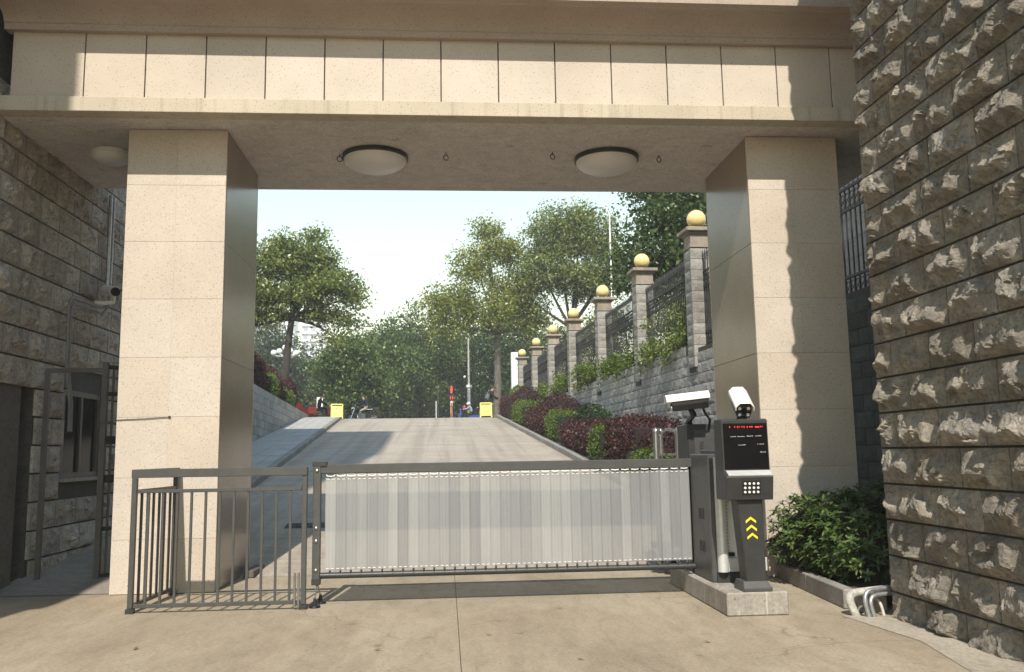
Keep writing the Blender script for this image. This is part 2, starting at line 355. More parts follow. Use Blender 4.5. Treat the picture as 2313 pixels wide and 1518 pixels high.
# rock-faced stone block: along A, up Z, out O
def rock_block(name, mat, parent, org, A, O, w, h, amp, seed, nx, ny, back=.06, flat=.0):
    r = random.Random(seed); org = Vector(org); off = base_of(parent)
    rv = .24+.26*r.random(); amp = amp*(.75+.4*r.random()); drop = r.uniform(.03, .075)
    tl, tr = r.uniform(-.35, .35), r.uniform(-.4, .4)
    seeds = [(r.random()*w, r.random()*h, r.uniform(-1, 1)*.42, r.uniform(-1, 1)*.5, r.uniform(-.016, .016)) for _ in range(9)]
    sx, sy = r.random()*50, r.random()*50
    vs = []; fs = []
    for j in range(ny+1):
        for i in range(nx+1):
            u, v = w*i/nx, h*j/ny
            e = min(u, w-u, v, h-v)
            if 0 < i < nx and 0 < j < ny:
                u += r.uniform(-.3, .3)*w/nx; v += r.uniform(-.3, .3)*h/ny
            ridge = h*(rv+tl*(u/w-.5)+.24*noise.noise((u*6+sx, sy, 3))+.10*noise.noise((u*19+sx, sy, 5)))
            if v < ridge: p = .10+.90*math.exp(-((ridge-v)/drop)**1.3)
            else: p = 1-.90*min(1, (v-ridge)/max(h-ridge, .05))**1.05
            side = min(1, max(0, (min(u, w-u)-.016-.012*noise.noise((v*14+sx, sy, 2)))/(.11+.05*noise.noise((v*9+sx, sy, 9)))))
            bh = amp*p*(side*side*(3-2*side))*(1+tr*(u/w-.5))
            sd = min(seeds, key=lambda q: (u-q[0])**2+(v-q[1])**2)
            fac = sd[4]+max(-.022, min(.022, sd[2]*(u-sd[0])*1.0+sd[3]*(v-sd[1])*1.0))
            fn = noise.fractal((u*8+sx, v*11+sy, 1.7), .8, 2.1, 5)*.011-abs(noise.noise((u*15+sx, v*22+sy, 4.2)))*.011+noise.noise((u*38+sx, v*38, sy))*.006
            k = min(1, max(0, e-.004)/.022)
            vs.append(org+A*u+Z*v+O*(.006+k*max(-.003, bh+(fac+fn)*(1-flat)*(.18+.82*side))))
    n1 = nx+1
    for j in range(ny):
        for i in range(nx): fs.append((j*n1+i, j*n1+i+1, (j+1)*n1+i+1, (j+1)*n1+i))
    ring = [i for i in range(nx+1)]+[j*n1+nx for j in range(1, ny+1)]+[ny*n1+i for i in range(nx-1, -1, -1)]+[j*n1 for j in range(ny-1, 0, -1)]
    k0 = len(vs)
    for q in ring:
        p = vs[q]; d = (p-org).dot(O); vs.append(p-O*(d+back))
    m = len(ring)
    for i in range(m): fs.append((ring[i], k0+i, k0+(i+1) % m, ring[(i+1) % m]))
    me = bpy.data.meshes.new(name); ctr = org+A*(w/2)+Z*(h/2)
    me.from_pydata([tuple(p-ctr) for p in vs], [], fs); me.update(); me.materials.append(MATS[mat])
    bm = bmesh.new(); bm.from_mesh(me); bmesh.ops.recalc_face_normals(bm, faces=bm.faces); bm.to_mesh(me); bm.free()
    o = bpy.data.objects.new(name, me); COL.objects.link(o); o.parent = parent; o.location = ctr-off
    return o

# ------------------------------------------------------------------ setting: ground
def profile_sheet(name, mat, lat0, lat1, ss, dz, kind='structure', thick=0, world_lat=False):
    vs = []; fs = []
    nl = 2
    for s in ss:
        for la in (lat0, lat1): vs.append(RP(la, s, zr(s)+dz))
    for i in range(len(ss)-1): fs.append((2*i, 2*i+1, 2*i+3, 2*i+2))
    o = MB().add(vs, fs).build(name, mat); return tag(o, kind=kind)
prof = [-300, -60, 0, S0, 14, 18, 22, 26, 30, 34, 38, SC-1.5, SC-1, SC-.5, SC, SC+.5, SC+1, SC+1.5, 60, 120, 400, 3000]
ground = profile_sheet('ground', 'forecourt', -900, 900, prof, -.06)
road = profile_sheet('ramp_road', 'ramp_concrete', -3.12, 4.45, [S0-.2]+prof[4:18], 0.002)
road_joint = profile_sheet('road_joint', 'kerbstone', .935, .950, [S0]+prof[4:17], .006)
plaza = profile_sheet('plaza_road', 'asphalt', -60, 60, [SC+1.5, 120, 300], -.004)
fore = MB(); 
slabs = tag(bpy.data.objects.new('forecourt', None), kind='structure'); COL.objects.link(slabs)
for x0, x1 in ((-12, .0885), (.0935, 4.9)):
    for y0, y1 in ((-12, -2), (-1.99, S0)):
        MB().box(x0, x1, y0, y1, -.08, 0).build('concrete_slab', 'forecourt', slabs)
tag(MB().add([(2.98, 4.0, .004), (3.66, 4.0, .004), (3.70, 7.2, .004), (3.30, 7.35, .004), (3.42, 6.3, .004)], [(0, 1, 2, 3, 4)]).build('concrete_apron', 'apron'), kind='structure')
# left passage beside the gate: a rising strip of pavement
lp = MB().add([(-4.8, 9.7, .006), (-3.4, 9.7, .006), (-3.4, 14.5, .50), (-4.9, 14.5, .52)], [(0, 1, 2, 3)]).build('side_path', 'side_concrete'); tag(lp, kind='structure')
# pavement slabs on the left of the ramp
walk = tag(bpy.data.objects.new('sidewalk', None), kind='structure'); COL.objects.link(walk)
WLAT = [-4.86, -4.44, -4.02, -3.60, -3.27]
bed = MB()
ssw = [12]+list(np.arange(14, 45, 2.))
vs = []; 
for s in ssw:
    for la in (-4.9, -3.2): vs.append(RP(la, s, zr(s)+.11))
bed.add(vs, [(2*i, 2*i+1, 2*i+3, 2*i+2) for i in range(len(ssw)-1)]).build('bedding', 'mortar', walk)
s = 14.0; row = 0
while s < 44.2:
    ds = .62 if s < 30 else 1.24
    for k in range(4):
        sh = .31 if k % 2 else 0
        a, b = s+.006+sh, s+ds-.006+sh; la, lb = WLAT[k]+.005, WLAT[k+1]-.005
        j = rnd.uniform(-.003, .003)
        P = [RP(la, a, zr(a)+.135+j), RP(lb, a, zr(a)+.135+j), RP(lb, b, zr(b)+.135+j), RP(la, b, zr(b)+.135+j)]
        MB().prism(P, (0, 0, -.03)).build('paving_slab', 'pavement', walk)
    s += ds; row += 1
def kerb(name, lat0, lat1, h, s0, s1, step):
    root = tag(bpy.data.objects.new(name, None), kind='structure'); COL.objects.link(root)
    s = s0
    while s < s1:
        e = min(s+step, s1); j = rnd.uniform(-.006, .006)
        P = [RP(lat0+j, s+.004, zr(s)-.05), RP(lat1+j, s+.004, zr(s)-.05), RP(lat1+j, s+.004, zr(s)+h+j), RP(lat0+j, s+.004, zr(s)+h+j)]
        d = RP(0, e-.004, zr(e))-RP(0, s+.004, zr(s))
        MB().prism(P, d).build('kerb_stone', 'kerbstone', root, bevel=.012)
        s = e
kerb('left_kerb', -3.26, -3.10, .145, 13.2, 44.6, 1.0)
kerb('right_kerb', 4.43, 4.58, .15, 12.5, 44.0, 1.0)
# planted strip on the right, terraces
vs = []
for s in prof[3:18]:
    for la in (4.56, 6.55): vs.append(RP(la, s, zr(s)+.10))
tag(MB().add(vs, [(2*i, 2*i+1, 2*i+3, 2*i+2) for i in range(14)]).build('planting_strip', 'soil'), kind='structure')
tag(MB().rbox(6.75, 60, 7.6, 50, -.5, 3.62).build('upper_terrace', 'soil'), kind='structure')
tag(MB().rbox(-60, -5.15, 13.6, 44.5, -.5, 3.42).build('left_terrace', 'soil'), kind='structure')

# ------------------------------------------------------------------ gateway
YP, YL, YF, YB, YS, ZS, ZL = 9.606, 9.10, 9.20, 11.24, 11.84, 5.043, 5.205
gate = empty('gateway', (.5, 10.4, 0), 'beige granite gateway with two square pillars carrying a wide panelled beam', 'gateway')
JZ = [.006]+[.56+.64*i for i in range(7)]+[ZS-.004]
def pillar(x0, x1, label):
    g = .012
    core = MB().box(x0+g, x1-g, YP+g, YB-g, 0, ZS-.003).build('pillar', 'mortar', gate); core['label'] = label
    xm = (x0+x1)/2
    for i in range(len(JZ)-1):
        za, zb = JZ[i]+.0005, JZ[i+1]-.0005
        for a, b in ((x0, xm), (xm, x1)):
            MB().box(a+.0002, b-.0002, YP, YP+.03, za+.0006, zb-.0006).build('granite_panel', 'granite', core, bevel=.0009)
            MB().box(a+.001, b-.001, YB-.03, YB, za, zb).build('granite_panel', 'granite', core, bevel=.003)
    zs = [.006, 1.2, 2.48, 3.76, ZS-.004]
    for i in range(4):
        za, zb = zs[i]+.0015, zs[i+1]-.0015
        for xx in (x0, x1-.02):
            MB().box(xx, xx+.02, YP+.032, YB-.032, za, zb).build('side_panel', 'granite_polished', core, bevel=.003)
    return core
pillar(-3.495, -2.425, 'left granite pillar'); pillar(3.53, 4.615, 'right granite pillar')
beam = MB().box(-4.6, 5.6, YF+.03, YS-.12, ZL-.02, 6.6).build('beam', 'mortar', gate)
xj = [-4.6]+[-3.844+.6354*i for i in range(14)]+[5.05]
for i in range(len(xj)-1):
    MB().box(xj[i]+.006, xj[i+1]-.006, YF, YF+.05, ZL-.01, 5.96).build('frieze_panel', 'granite', beam, bevel=.004)
led = MB().box(-4.715, 5.6, YL, YL+.2, ZS, ZL).build('ledge', 'granite_band', gate, bevel=.005)
MB().box(-4.715, 5.6, YL+.2, YS, ZS+.002, ZL-.025).build('soffit', 'soffit_plaster', gate)
# cavetto cornice profile (y, z), flaring forward as it rises
cp = [(YF+.06, 5.955), (YF-.07, 5.955), (YF-.075, 6.02), (YF-.09, 6.03)]
for i in range(1, 9):
    a = math.pi/2*i/8; cp.append((YF-.09-.30*(1-math.cos(a)), 6.03+.155*math.sin(a)))
cp += [(YF-.40, 6.20), (YF-.46, 6.215), (YF-.46, 6.42), (YF-.50, 6.43), (YF-.50, 6.62), (YF+.06, 6.62)]
MB().prism([(-4.66, y, z) for y, z in cp], (10.3, 0, 0)).build('cornice', 'granite_cornice', gate)
MB().box(-4.7, 5.7, 9.0, YS-.1, 6.622, 6.9).build('parapet', 'granite_cornice', gate)
MB().box(-4.6, 5.6, YS-.119, YS-.06, ZL, 6.62).build('back_cladding', 'granite', gate)
# slot mark on right pillar
def ceiling_lamp(x, y, r, label, drum=False):
    t = empty('ceiling_lamp', (x, y, ZS), label, 'lamp', 'lamps on the soffit')
    MB().lathe((x, y, ZS), [(r*.97, 0), (r*1.0, -.005), (r*1.0, -.05), (r*.95, -.055)], 40).build('rim', 'paint_dark' if not drum else 'lamp_white', t, smooth=True)
    prof = [(r*.955, -.05)]+[(r*.955*math.cos(a), -.05-(.155 if not drum else .10)*math.sin(a)) for a in [math.pi/2*i/9 for i in range(1, 9)]]+[(.004, -.205 if not drum else -.15)]
    MB().lathe((x, y, ZS), prof, 40).build('diffuser', 'lamp_white', t, smooth=True)
ceiling_lamp(-.845, 10.42, .40, 'round white ceiling lamp under the beam nearer the left pillar')
ceiling_lamp(2.02, 10.40, .40, 'round white ceiling lamp under the beam nearer the right pillar')
ceiling_lamp(-3.98, 10.40, .235, 'smaller drum ceiling lamp behind the left pillar', True)
for x, y, w in ((-1.275, 10.385, 'at the left rim of the left ceiling lamp'), (.018, 10.30, 'right of the left ceiling lamp'), (1.321, 10.23, 'left of the right ceiling lamp'), (2.663, 10.30, 'right of the right ceiling lamp')):
    o = MB().torus((x, y, ZS-.055), .032, .006, Vector((.9, .43, 0)), Z, 18, 6).tube([(x, y, ZS+.01), (x, y, ZS-.025)], .007, 6).build('ceiling_hook', 'iron', smooth=True, origin=None)
    tag(o, 'small iron ring hook in the soffit '+w, 'hook', 'ring hooks in the soffit')
tag(MB().tube([(-3.75, 9.9, 1.80), (-3.5, 9.597, 1.812), (-3.2, 9.596, 1.822), (-2.945, 9.595, 1.838)], .004, 5).lathe((-2.945, 9.597, 1.838), [(.012, -.008), (.012, .008)], 10, 'y').build('wire', 'rubber', smooth=True), 'thin black wire nailed across the left pillar', 'wire')
tag(MB().obox((-2.30, 10.95, .045), X, Vector((.0, 1, 0)), Z, .12, .62, .085).build('wood_plank', 'wood_scrap', bevel=.01), 'dark scrap plank lying at the foot of the left pillar', 'plank')

# ------------------------------------------------------------------ right rough stone wall
XW, YW = 3.735, 7.30
rw = empty('stone_wall', (XW+.6, 2.0, 0), 'tall rock-faced stone wall rising at the right edge of the forecourt', 'wall')
MB().box(XW+.02, XW+3.5, -4, YW-.02, -.1, 10).build('mortar_core', 'mortar', rw)
CH = .298
seed = 1
for c in range(31):
    z0 = -.10+c*CH; y = YW; first = True
    while y > 3.9:
        w = (rnd.uniform(.26, .32) if c % 2 else rnd.uniform(.52, .60)) if first else rnd.uniform(.52, .64)
        det = y > 4.5 and z0 < 6.4
        nx, ny = (int(w/.0155), 19) if det else (8, 6)
        rock_block('stone_block', 'rock_right', rw, (XW, y-w+.007, z0+.009), Y, -X, w-.014, CH-.018, .080, seed, nx, ny)
        seed += 1; y -= w; first = False
for c in range(31):                 # return at the end of the wall, facing the planting bed
    z0 = -.10+c*CH; x = XW+.02
    for k in range(2):
        w = .5+.1*(c % 2)
        rock_block('stone_block', 'rock_right', rw, (x+.004, YW-.02, z0+.010), X, Y, w-.012, CH-.020, .05, seed, 8, 6); seed += 1; x += w
coarse = MB()
for c in range(35):
    y = 3.85
    while y > -3.9: coarse.box(XW-.05, XW+.03, y-.52, y-.01, -.1+c*CH+.01, -.1+(c+1)*CH-.01); y -= .53
o = coarse.build('stone_courses', 'rock_right', rw); o['kind'] = 'stuff'

# ------------------------------------------------------------------ left stone building
XL = -4.735
lb = empty('stone_building', (-8, 7, 0), 'tall building at the left whose rock-faced wall stands in shade beside the gate', 'building')
MB().box(-16, XL-.03, 2.0, 10.2, -.1, 26.6).box(-16, XL-.31, 10.2, 11.4, 2.3, 26.6).box(-16, XL-.03, 10.21, 11.4, 2.3, 26.5).build('wall', 'left_stone_backing', lb)
MB().box(-16, XL-.03, 10.48, 11.28, -.1, 2.3).box(-16, XL-.03, 11.4, 12.47, 2.28, 6.2).box(-16, XL-.03, 11.28, 12.47, -.1, 1.17).box(-16, XL-.03, 12.47, 15.0, -.1, 6.2).box(-16, XL-.6, 11.28, 12.47, 1.17, 2.28).build('rear_wing', 'mortar', lb)
MB().box(-16, XL-.28, 9.0, 10.48, -.1, 2.3).build('door_recess', 'mortar', lb)
d_ = MB().box(XL-.28, XL-.24, 9.5, 10.46, .14, 2.2).build('door', 'door_brown', lb, bevel=.006)
for z0, z1 in ((.3, 1.0), (1.15, 2.05)): MB().box(XL-.245, XL-.225, 9.62, 10.34, z0, z1).build('door_panel', 'door_brown', d_, bevel=.01)
for fl in range(6):                                     # upper storeys, out of the picture
    MB().box(XL-.03, XL+.06, 2.0, 11.4, 7.2+fl*3.2, 7.5+fl*3.2).build('storey_band', 'plaster', lb)
    for y in (3.2, 5.6, 8.0, 10.0):
        wv = MB().box(XL-.03, XL+.01, y, y+1.1, 8.2+fl*3.2, 9.8+fl*3.2).build('window', 'alu_frame', lb)
        MB().box(XL+.008, XL+.02, y+.08, y+1.02, 8.28+fl*3.2, 9.72+fl*3.2).build('pane', 'glass_dark', wv)
for c in range(17):
    z0 = -.05+c*.325; z1 = z0+.325
    y = 9.2-(.25 if c % 2 else 0)
    while y < 14.6:
        w = rnd.uniform(.40, .62); a, b = y, y+w; y += w
        segs = [(a, b)]
        if z1 > 1.19 and z0 < 2.25 and b > 11.28 and a < 12.47:       # window opening
            segs = [(p, q) for p, q in ((a, min(b, 11.28)), (max(a, 12.47), b)) if q-p > .1]
        if z0 < 2.1 and a < 10.48: segs = [(max(p, 10.49), q) for p, q in segs if q > 10.6]
        zt = z1
        for p, q in segs:
            rock_block('stone_block', 'rock_left', lb, (XL, p+.011, z0+.011), Y, X, q-p-.022, zt-z0-.022, .040, seed, 17, 12, flat=.15); seed += 1
for c in range(22):                                     # nearer part of the same wall, outside the picture
    z0 = -.05+c*.325; y = 3.6+(.3 if c % 2 else 0); yend = 9.2-(.25 if c % 2 else 0) if c < 17 else 9.0
    while y < yend-.05:
        w = min(rnd.uniform(.55, .80), yend-y); w = yend-y if yend-y-w < .3 else w
        rock_block('stone_block', 'rock_left', lb, (XL, y+.011, z0+.011), Y, X, w-.022, .303, .040, seed, 8, 5, flat=.15); seed += 1; y += w
win = MB()
for a, b, c, d in ((11.28, 12.47, 1.17, 1.24), (11.28, 12.47, 2.21, 2.28), (11.28, 11.36, 1.24, 2.21), (12.39, 12.47, 1.24, 2.21), (11.84, 11.90, 1.24, 2.21)): win.box(XL-.09, XL-.03, a+.002, b-.002, c+.001, d-.001)
wo = win.build('window', 'alu_frame', lb)
for a, b in ((11.36, 11.84), (11.90, 12.39)): MB().box(XL-.075, XL-.065, a, b, 1.24, 2.21).build('pane', 'glass_dark', wo)
MB().box(XL-.03, XL+.05, 11.25, 12.5, 1.13, 1.172).build('window_sill', 'rock_left', wo)
# conduits and wall camera
for k, (dy, dz) in enumerate(((0, 0), (.07, -.06))):
    tag(MB().tube([(XL+.09, 11.20+dy, 1.75), (XL+.10, 11.16+dy, 2.1), (XL+.10, 11.02+dy, 2.5), (XL+.10, 11.0+dy, 3.28+dz), (XL+.10, 11.03+dy, 3.36+dz), (XL+.10, 11.10+dy, 3.40+dz), (XL+.10, 11.84, 3.43+dz), (XL+.10, 12.05, 3.44+dz*1.6), (XL+.16, 12.12, 3.50)], .017, 8).build('conduit_pipe', 'cable', smooth=True),
        ('outer' if k == 0 else 'inner')+' grey conduit bending along the left stone wall to the camera', 'pipe', 'conduits on the left wall')
tag(MB().tube([(XL+.09, 12.2, 5.05), (XL+.09, 12.2, 3.68)], .028, 8).tube([(XL+.09, 12.32, 5.05), (XL+.09, 12.32, 3.5)], .018, 8).build('downpipe', 'galvanised', smooth=True), 'thin grey vertical pipes down the left wall above the camera', 'pipe')
wc = empty('wall_camera', (XL+.1, 12.15, 3.6), 'small white dome-bracket camera on the left stone wall', 'camera')
MB().tube([(XL, 12.0, 3.50), (XL+.12, 12.05, 3.50), (XL+.22, 12.1, 3.52), (XL+.22, 12.1, 3.60)], .03, 8).build('bracket', 'white_plastic', wc, smooth=True)
MB().tube([(XL+.08, 12.12, 3.68), (XL+.13, 12.05, 3.68), (XL+.38, 11.72, 3.60)], [.06, .075, .07], 12).build('body', 'white_plastic', wc, smooth=True)
MB().tube([(XL+.37, 11.73, 3.60), (XL+.40, 11.69, 3.59)], [.06, .06], 12).build('lens', 'black_plastic', wc)
# small iron gate between building and pillar
ig = empty('iron_gate', (-4.2, 10.4, 0), 'grey iron wicket gate standing open between left wall and pillar', 'gate')
MB().box(-4.60, -4.55, 10.38, 10.43, .03, 2.45).build('post', 'frame_brown', ig); MB().box(-3.96, -3.90, 10.38, 10.44, .06, 2.52).build('post', 'frame_brown', ig)
MB().box(-4.55, -3.96, 10.385, 10.425, 2.40, 2.45).build('lintel', 'frame_brown', ig)
ld = Vector((.80, .60, 0)).normalized(); lo = Vector((-3.90, 10.43, 0)); ln = Vector((-ld.y, ld.x, 0))
for z in (.10, .62, 1.18, 1.62, 2.15, 2.46): MB().obox(lo+ld*.42+Z*z, ld, ln, Z, .84, .035, .045 if z not in (1.18, 1.62) else .09).build('rail', 'iron', ig)
for k in range(9): MB().obox(lo+ld*(.05+.093*k)+Z*1.28, ld, ln, Z, .022, .022, 2.36).build('bar', 'frame_brown', ig)
MB().obox(lo+ld*.10+Z*1.38-ln*.03, ld, ln, Z, .10, .06, .16).build('lock_box', 'steel', ig, bevel=.006)
# ------------------------------------------------------------------ railing at the left
rl = empty('railing', (-2.1, 8.6, 0), 'dark grey L-shaped metal railing in front of the left pillar', 'railing')
A, B = Vector((-2.885, 8.46, 0)), Vector((-1.325, 8.44, 0)); Cc = Vector((-2.83, 9.52, 0))
def rpanel(p, q, n, tall=True):
    d = (q-p); L = d.length; d.normalize(); nn = Vector((-d.y, d.x, 0)); mid = (p+q)/2
    MB().obox(mid+Z*1.262, d, nn, Z, L+.05, .065, .078).build('top_rail', 'paint_grey', rl, bevel=.004)
    MB().obox(mid+Z*1.098, d, nn, Z, L-.06, .036, .032).build('middle_rail', 'paint_grey', rl, bevel=.003)
    MB().obox(mid+Z*.065, d, nn, Z, L-.06, .036, .034).build('bottom_rail', 'paint_grey', rl, bevel=.003)
    for k in range(n):
        t = (k+1)/(n+1); MB().obox(p+d*(L*t)+Z*.5815, d, nn, Z, .021, .021, 1.0).build('baluster', 'paint_grey', rl)
for p in (A, B, Cc): MB().obox(p+Z*.633, X, Y, Z, .046, .046, 1.176).build('post', 'paint_grey', rl, bevel=.004)
rpanel(A, B, 11); rpanel(A+Y*.03, Cc, 6)
for p in (A, B, Cc): MB().obox(p+Z*.022, X, Y, Z, .07, .06, .044).build('foot', 'paint_dark', rl)
MB().tube([B+Vector((-.075, -.03, .03)), B+Vector((-.075, -.03, .33))], .011, 8).tube([B+Vector((-.04, -.03, .02)), B+Vector((-.04, -.03, .33))], .011, 8).build('drop_bolt', 'steel', rl, smooth=True)

# ------------------------------------------------------------------ barrier
YBR = 8.60
bg = empty('barrier_gate', (.6, YBR, 0), 'long dark grey barrier arm hung with pale translucent slats across the road', 'barrier')
MB().box(-1.225, 2.46, YBR-.035, YBR+.035, 1.228, 1.318).build('top_beam', 'paint_grey', bg, bevel=.008)
MB().tube([(-1.2, YBR, .275), (2.47, YBR, .275)], .029, 12).build('bottom_tube', 'paint_dark', bg, smooth=True)
ep = MB().box(-1.268, -1.196, YBR-.045, YBR+.03, .24, 1.34).build('end_post', 'paint_grey', bg, bevel=.005)
MB().box(-1.275, -1.14, YBR-.05, YBR+.035, 1.30, 1.345).build('end_cap', 'paint_dark', ep, bevel=.004)
MB().box(-1.272, -1.192, YBR-.049, YBR+.034, .195, .255).build('end_cap', 'paint_dark', ep, bevel=.004)
for z in (.33, .60, .72, 1.26):
    MB().lathe((-1.232, YBR-.047, z), [(.016, .004), (.014, -.008), (.006, -.013)], 10, 'y').build('bolt', 'steel', ep, smooth=True)
for k, y in enumerate((YBR-.10, YBR+.13)):
    MB().tube([(-1.225, YBR-.02 if k == 0 else YBR+.02, .20), (-1.228+.02*k, y, .07)], .0065, 8).build('chain_rod', 'steel', bg)
    MB().lathe((-1.228+.02*k, y, 0), [(.055, .002), (.05, .02), (.02, .04), (.012, .085)], 16).build('support_foot', 'black_plastic', bg, smooth=True)
NS = 36; x0s, x1s = -1.155, 2.395; ws = (x1s-x0s)/NS
q = [(0, .002), (.002, -.0065), (.007, -.0065), (.009, -.003), (ws*.30, -.003), (ws*.32, -.002), (ws*.36, -.002), (ws*.38, -.003), (ws*.64, -.003), (ws*.66, -.002), (ws*.70, -.002), (ws*.72, -.003), (ws-.008, -.003), (ws-.003, -.002), (ws+.0015, -.0005)]
n = len(q); sb = MB().add([(a, b-t, z) for t in (0, -.003) for z in (0, .866) for a, b in q], [(j, j+1, n+j+1, n+j) for j in range(n-1)]+[(2*n+j+1, 2*n+j, 3*n+j, 3*n+j+1) for j in range(n-1)])
sm = local_mesh(sb, 'slat', 'slat_sheet')
hk = local_mesh(MB().tube([(0, 0, .0), (0, -.006, -.02), (0, 0, -.035)], .010, 6).box(-.010, .010, -.02, .012, -.055, -.028).lathe((0, -.022, -.042), [(.006, .0), (.004, -.006)], 8, 'y'), 'clip', 'paint_dark')
dm = local_mesh(MB().box(.014, .040, -.0075, -.0035, .0, .006).box(.060, .086, -.0075, -.0035, .0, .006), 'rivet_strip', 'white_paint')
tm = local_mesh(MB().tube([(.008, 0, .9), (.016, -.012, .882), (.05, -.016, .878), (.084, -.012, .882), (.092, 0, .9)], .006, 6), 'hanger_loop', 'white_paint')
for i in range(NS):
    xa = x0s+ws*i; zb = .325+.012*(i/NS)
    o = inst('slat', sm, bg, (xa, YBR-.012, zb), scale=(1, 1, 1+.007*(i/NS)))
    inst('clip', hk, bg, (xa+ws/2, YBR, zb))
    inst('rivet_strip', dm, o, base_of(o)+Vector((0, 0, .012))); inst('rivet_strip', dm, o, base_of(o)+Vector((0, 0, .848)))
    inst('hanger_loop', tm, o, base_of(o))
# traffic island
isl = MB().box(2.36, 2.895, 7.44, 9.35, 0, .196)
tag(isl.build('traffic_island', 'island_concrete', bevel=.012), 'long low concrete kerb island carrying the barrier machine and kiosk', 'traffic island')
# housing of the arm: dark side plates, silver column, white lit panel
hs = empty('barrier_housing', (2.65, 8.3, .196), 'silver-framed barrier housing with a recessed white front panel', 'barrier machine')
zi = .197
MB().box(2.42, 2.50, 8.02, 8.62, zi, 1.36).build('side_plate', 'paint_grey', hs, bevel=.01)
for z in (.75, .45):
    for k in range(4): MB().box(2.412, 2.421, 8.22+.045*k, 8.24+.045*k, z, z+.10).build('vent_slot', 'black_plastic', hs)
MB().tube([(2.512, 7.985, zi+.10), (2.512, 7.985, 1.33)], .05, 16).build('edge_column', 'silver_paint', hs, smooth=True)
MB().box(2.50, 2.92, 8.00, 8.05, 1.24, 1.33).build('top_rail', 'paint_grey', hs, bevel=.004)
MB().box(2.50, 2.92, 7.97, 8.05, zi+.10, zi+.22).build('bottom_rail', 'silver_paint', hs, bevel=.004)
MB().box(2.50, 2.90, 8.045, 8.06, zi+.221, 1.24).build('front_panel', 'housing_white', hs)
MB().box(2.56, 2.64, 8.032, 8.046, zi+.23, zi+.265).build('maker_plate', 'black_plastic', hs)
for x in (2.585, 2.76):
    for k in range(26): MB().box(x-.003, x+.003, 8.040, 8.047, zi+.28+.031*k, zi+.29+.031*k).build('stud', 'paint_dark', hs)
MB().box(2.44, 2.90, 8.06, 8.55, zi+.02, 1.345).build('body', 'paint_grey', hs)
MB().box(2.46, 2.92, 8.0, 8.55, zi, zi+.098).build('plinth', 'paint_dark', hs)
for x in (2.515, 2.60, 2.72): MB().sphere((x, 7.985, 1.342), .009, 8, 6).build('bolt', 'steel', hs)
MB().box(2.495, 2.93, 8.0, 8.5, 1.346, 1.40).build('top_cover', 'paint_grey', hs, bevel=.01)
for dx in (0, .03): MB().tube([(2.41-dx, 8.74, .25), (2.41-dx, 8.74, 1.2)], .008, 8).build('guide_rod', 'steel', hs)
# tall dark cabinet
tc = empty('control_cabinet', (2.66, 8.95, .196), 'tall dark grey control cabinet behind the barrier arm end', 'cabinet')
MB().box(2.435, 2.90, 8.72, 9.12, zi, 1.66).build('body', 'paint_dark', tc, bevel=.01)
MB().box(2.50, 2.88, 8.705, 8.722, .3, 1.60).build('door', 'paint_grey', tc, bevel=.004)
for x in (2.575, 2.80):
    for k in range(3): MB().box(x-.022, x+.022, 8.698, 8.707, 1.42+.026*k, 1.432+.026*k).build('vent_slot', 'alu_frame', tc)
# cctv cameras
def cctv(name, c, fwd, label, tilt=0, L=.36):
    f = Vector(fwd).normalized(); s = f.cross(Z).normalized(); u = s.cross(f)
    t = empty(name, c, label, 'camera')
    c = Vector(c)
    def prism(poly, a, b): return MB().prism([c+s*p[0]+u*p[1]+f*a for p in poly], f*(b-a))
    sec = [(-.055, -.105), (.055, -.105), (.07, -.05), (.07, .02), (-.07, .02), (-.07, -.05)]
    prism(sec, -L/2+.02, L/2-.03).build('body', 'black_plastic', t, bevel=.004)
    hood = [(-.082, -.012), (-.082, .022), (-.045, .062), (.045, .062), (.082, .022), (.082, -.012), (.076, -.012), (.074, .02), (.042, .055), (-.042, .055), (-.074, .02), (-.076, -.012)]
    prism(hood, -L/2, L/2+.03).build('sun_hood', 'white_plastic', t, bevel=.002)
    face = prism([(-.052, -.10), (.052, -.10), (.066, -.045), (.066, .018), (-.066, .018), (-.066, -.045)], L/2-.03, L/2-.02).build('front_glass', 'screen_black', t)
    for a, b, r in ((0, -.035, .026), (-.038, -.008, .014), (.038, -.008, .014), (-.036, -.068, .014), (.036, -.068, .014)):
        q = c+s*a+u*b+f*(L/2-.019); MB().tube([q, q+f*.006], r, 12).build('lens' if r > .02 else 'infrared_light', 'glass_dark' if r > .02 else 'lamp_white', face)
    return t, c, f, s, u
t1, c1, f1, s1_, u1 = cctv('surveillance_camera', (2.40, 8.50, 1.90), (-1, .10, -.10), 'white-hooded camera facing left on the tall dark cabinet', L=.40)
MB().tube([c1+Vector((.02, 0, -.10)), (2.45, 8.52, 1.75), (2.47, 8.76, 1.70), (2.48, 8.80, 1.655)], [.03, .032, .028, .04], 10).build('bracket', 'black_plastic', t1, smooth=True)
MB().tube([c1+Vector((.13, .0, -.05)), c1+Vector((.17, .03, -.14)), c1+Vector((.24, .1, -.2)), (2.66, 8.715, 1.62)], .012, 8).build('cable', 'rubber', t1, smooth=True)
for a, b in ((.19, .0),): MB().tube([c1-f1*.19+u1*.0, c1-f1*.20+u1*.0], .03, 10).build('gland', 'silver_paint', t1)
t2, c2, f2, s2_, u2 = cctv('surveillance_camera', (2.655, 7.70, 1.835), (-.14, -.86, -.42), 'white-hooded camera facing the viewer on top of the pay kiosk', L=.36)
MB().tube([c2+Vector((0, 0, -.09)), (2.63, 7.66, 1.72), (2.625, 7.62, 1.665)], [.04, .032, .05], 10).build('bracket', 'black_plastic', t2, smooth=True)

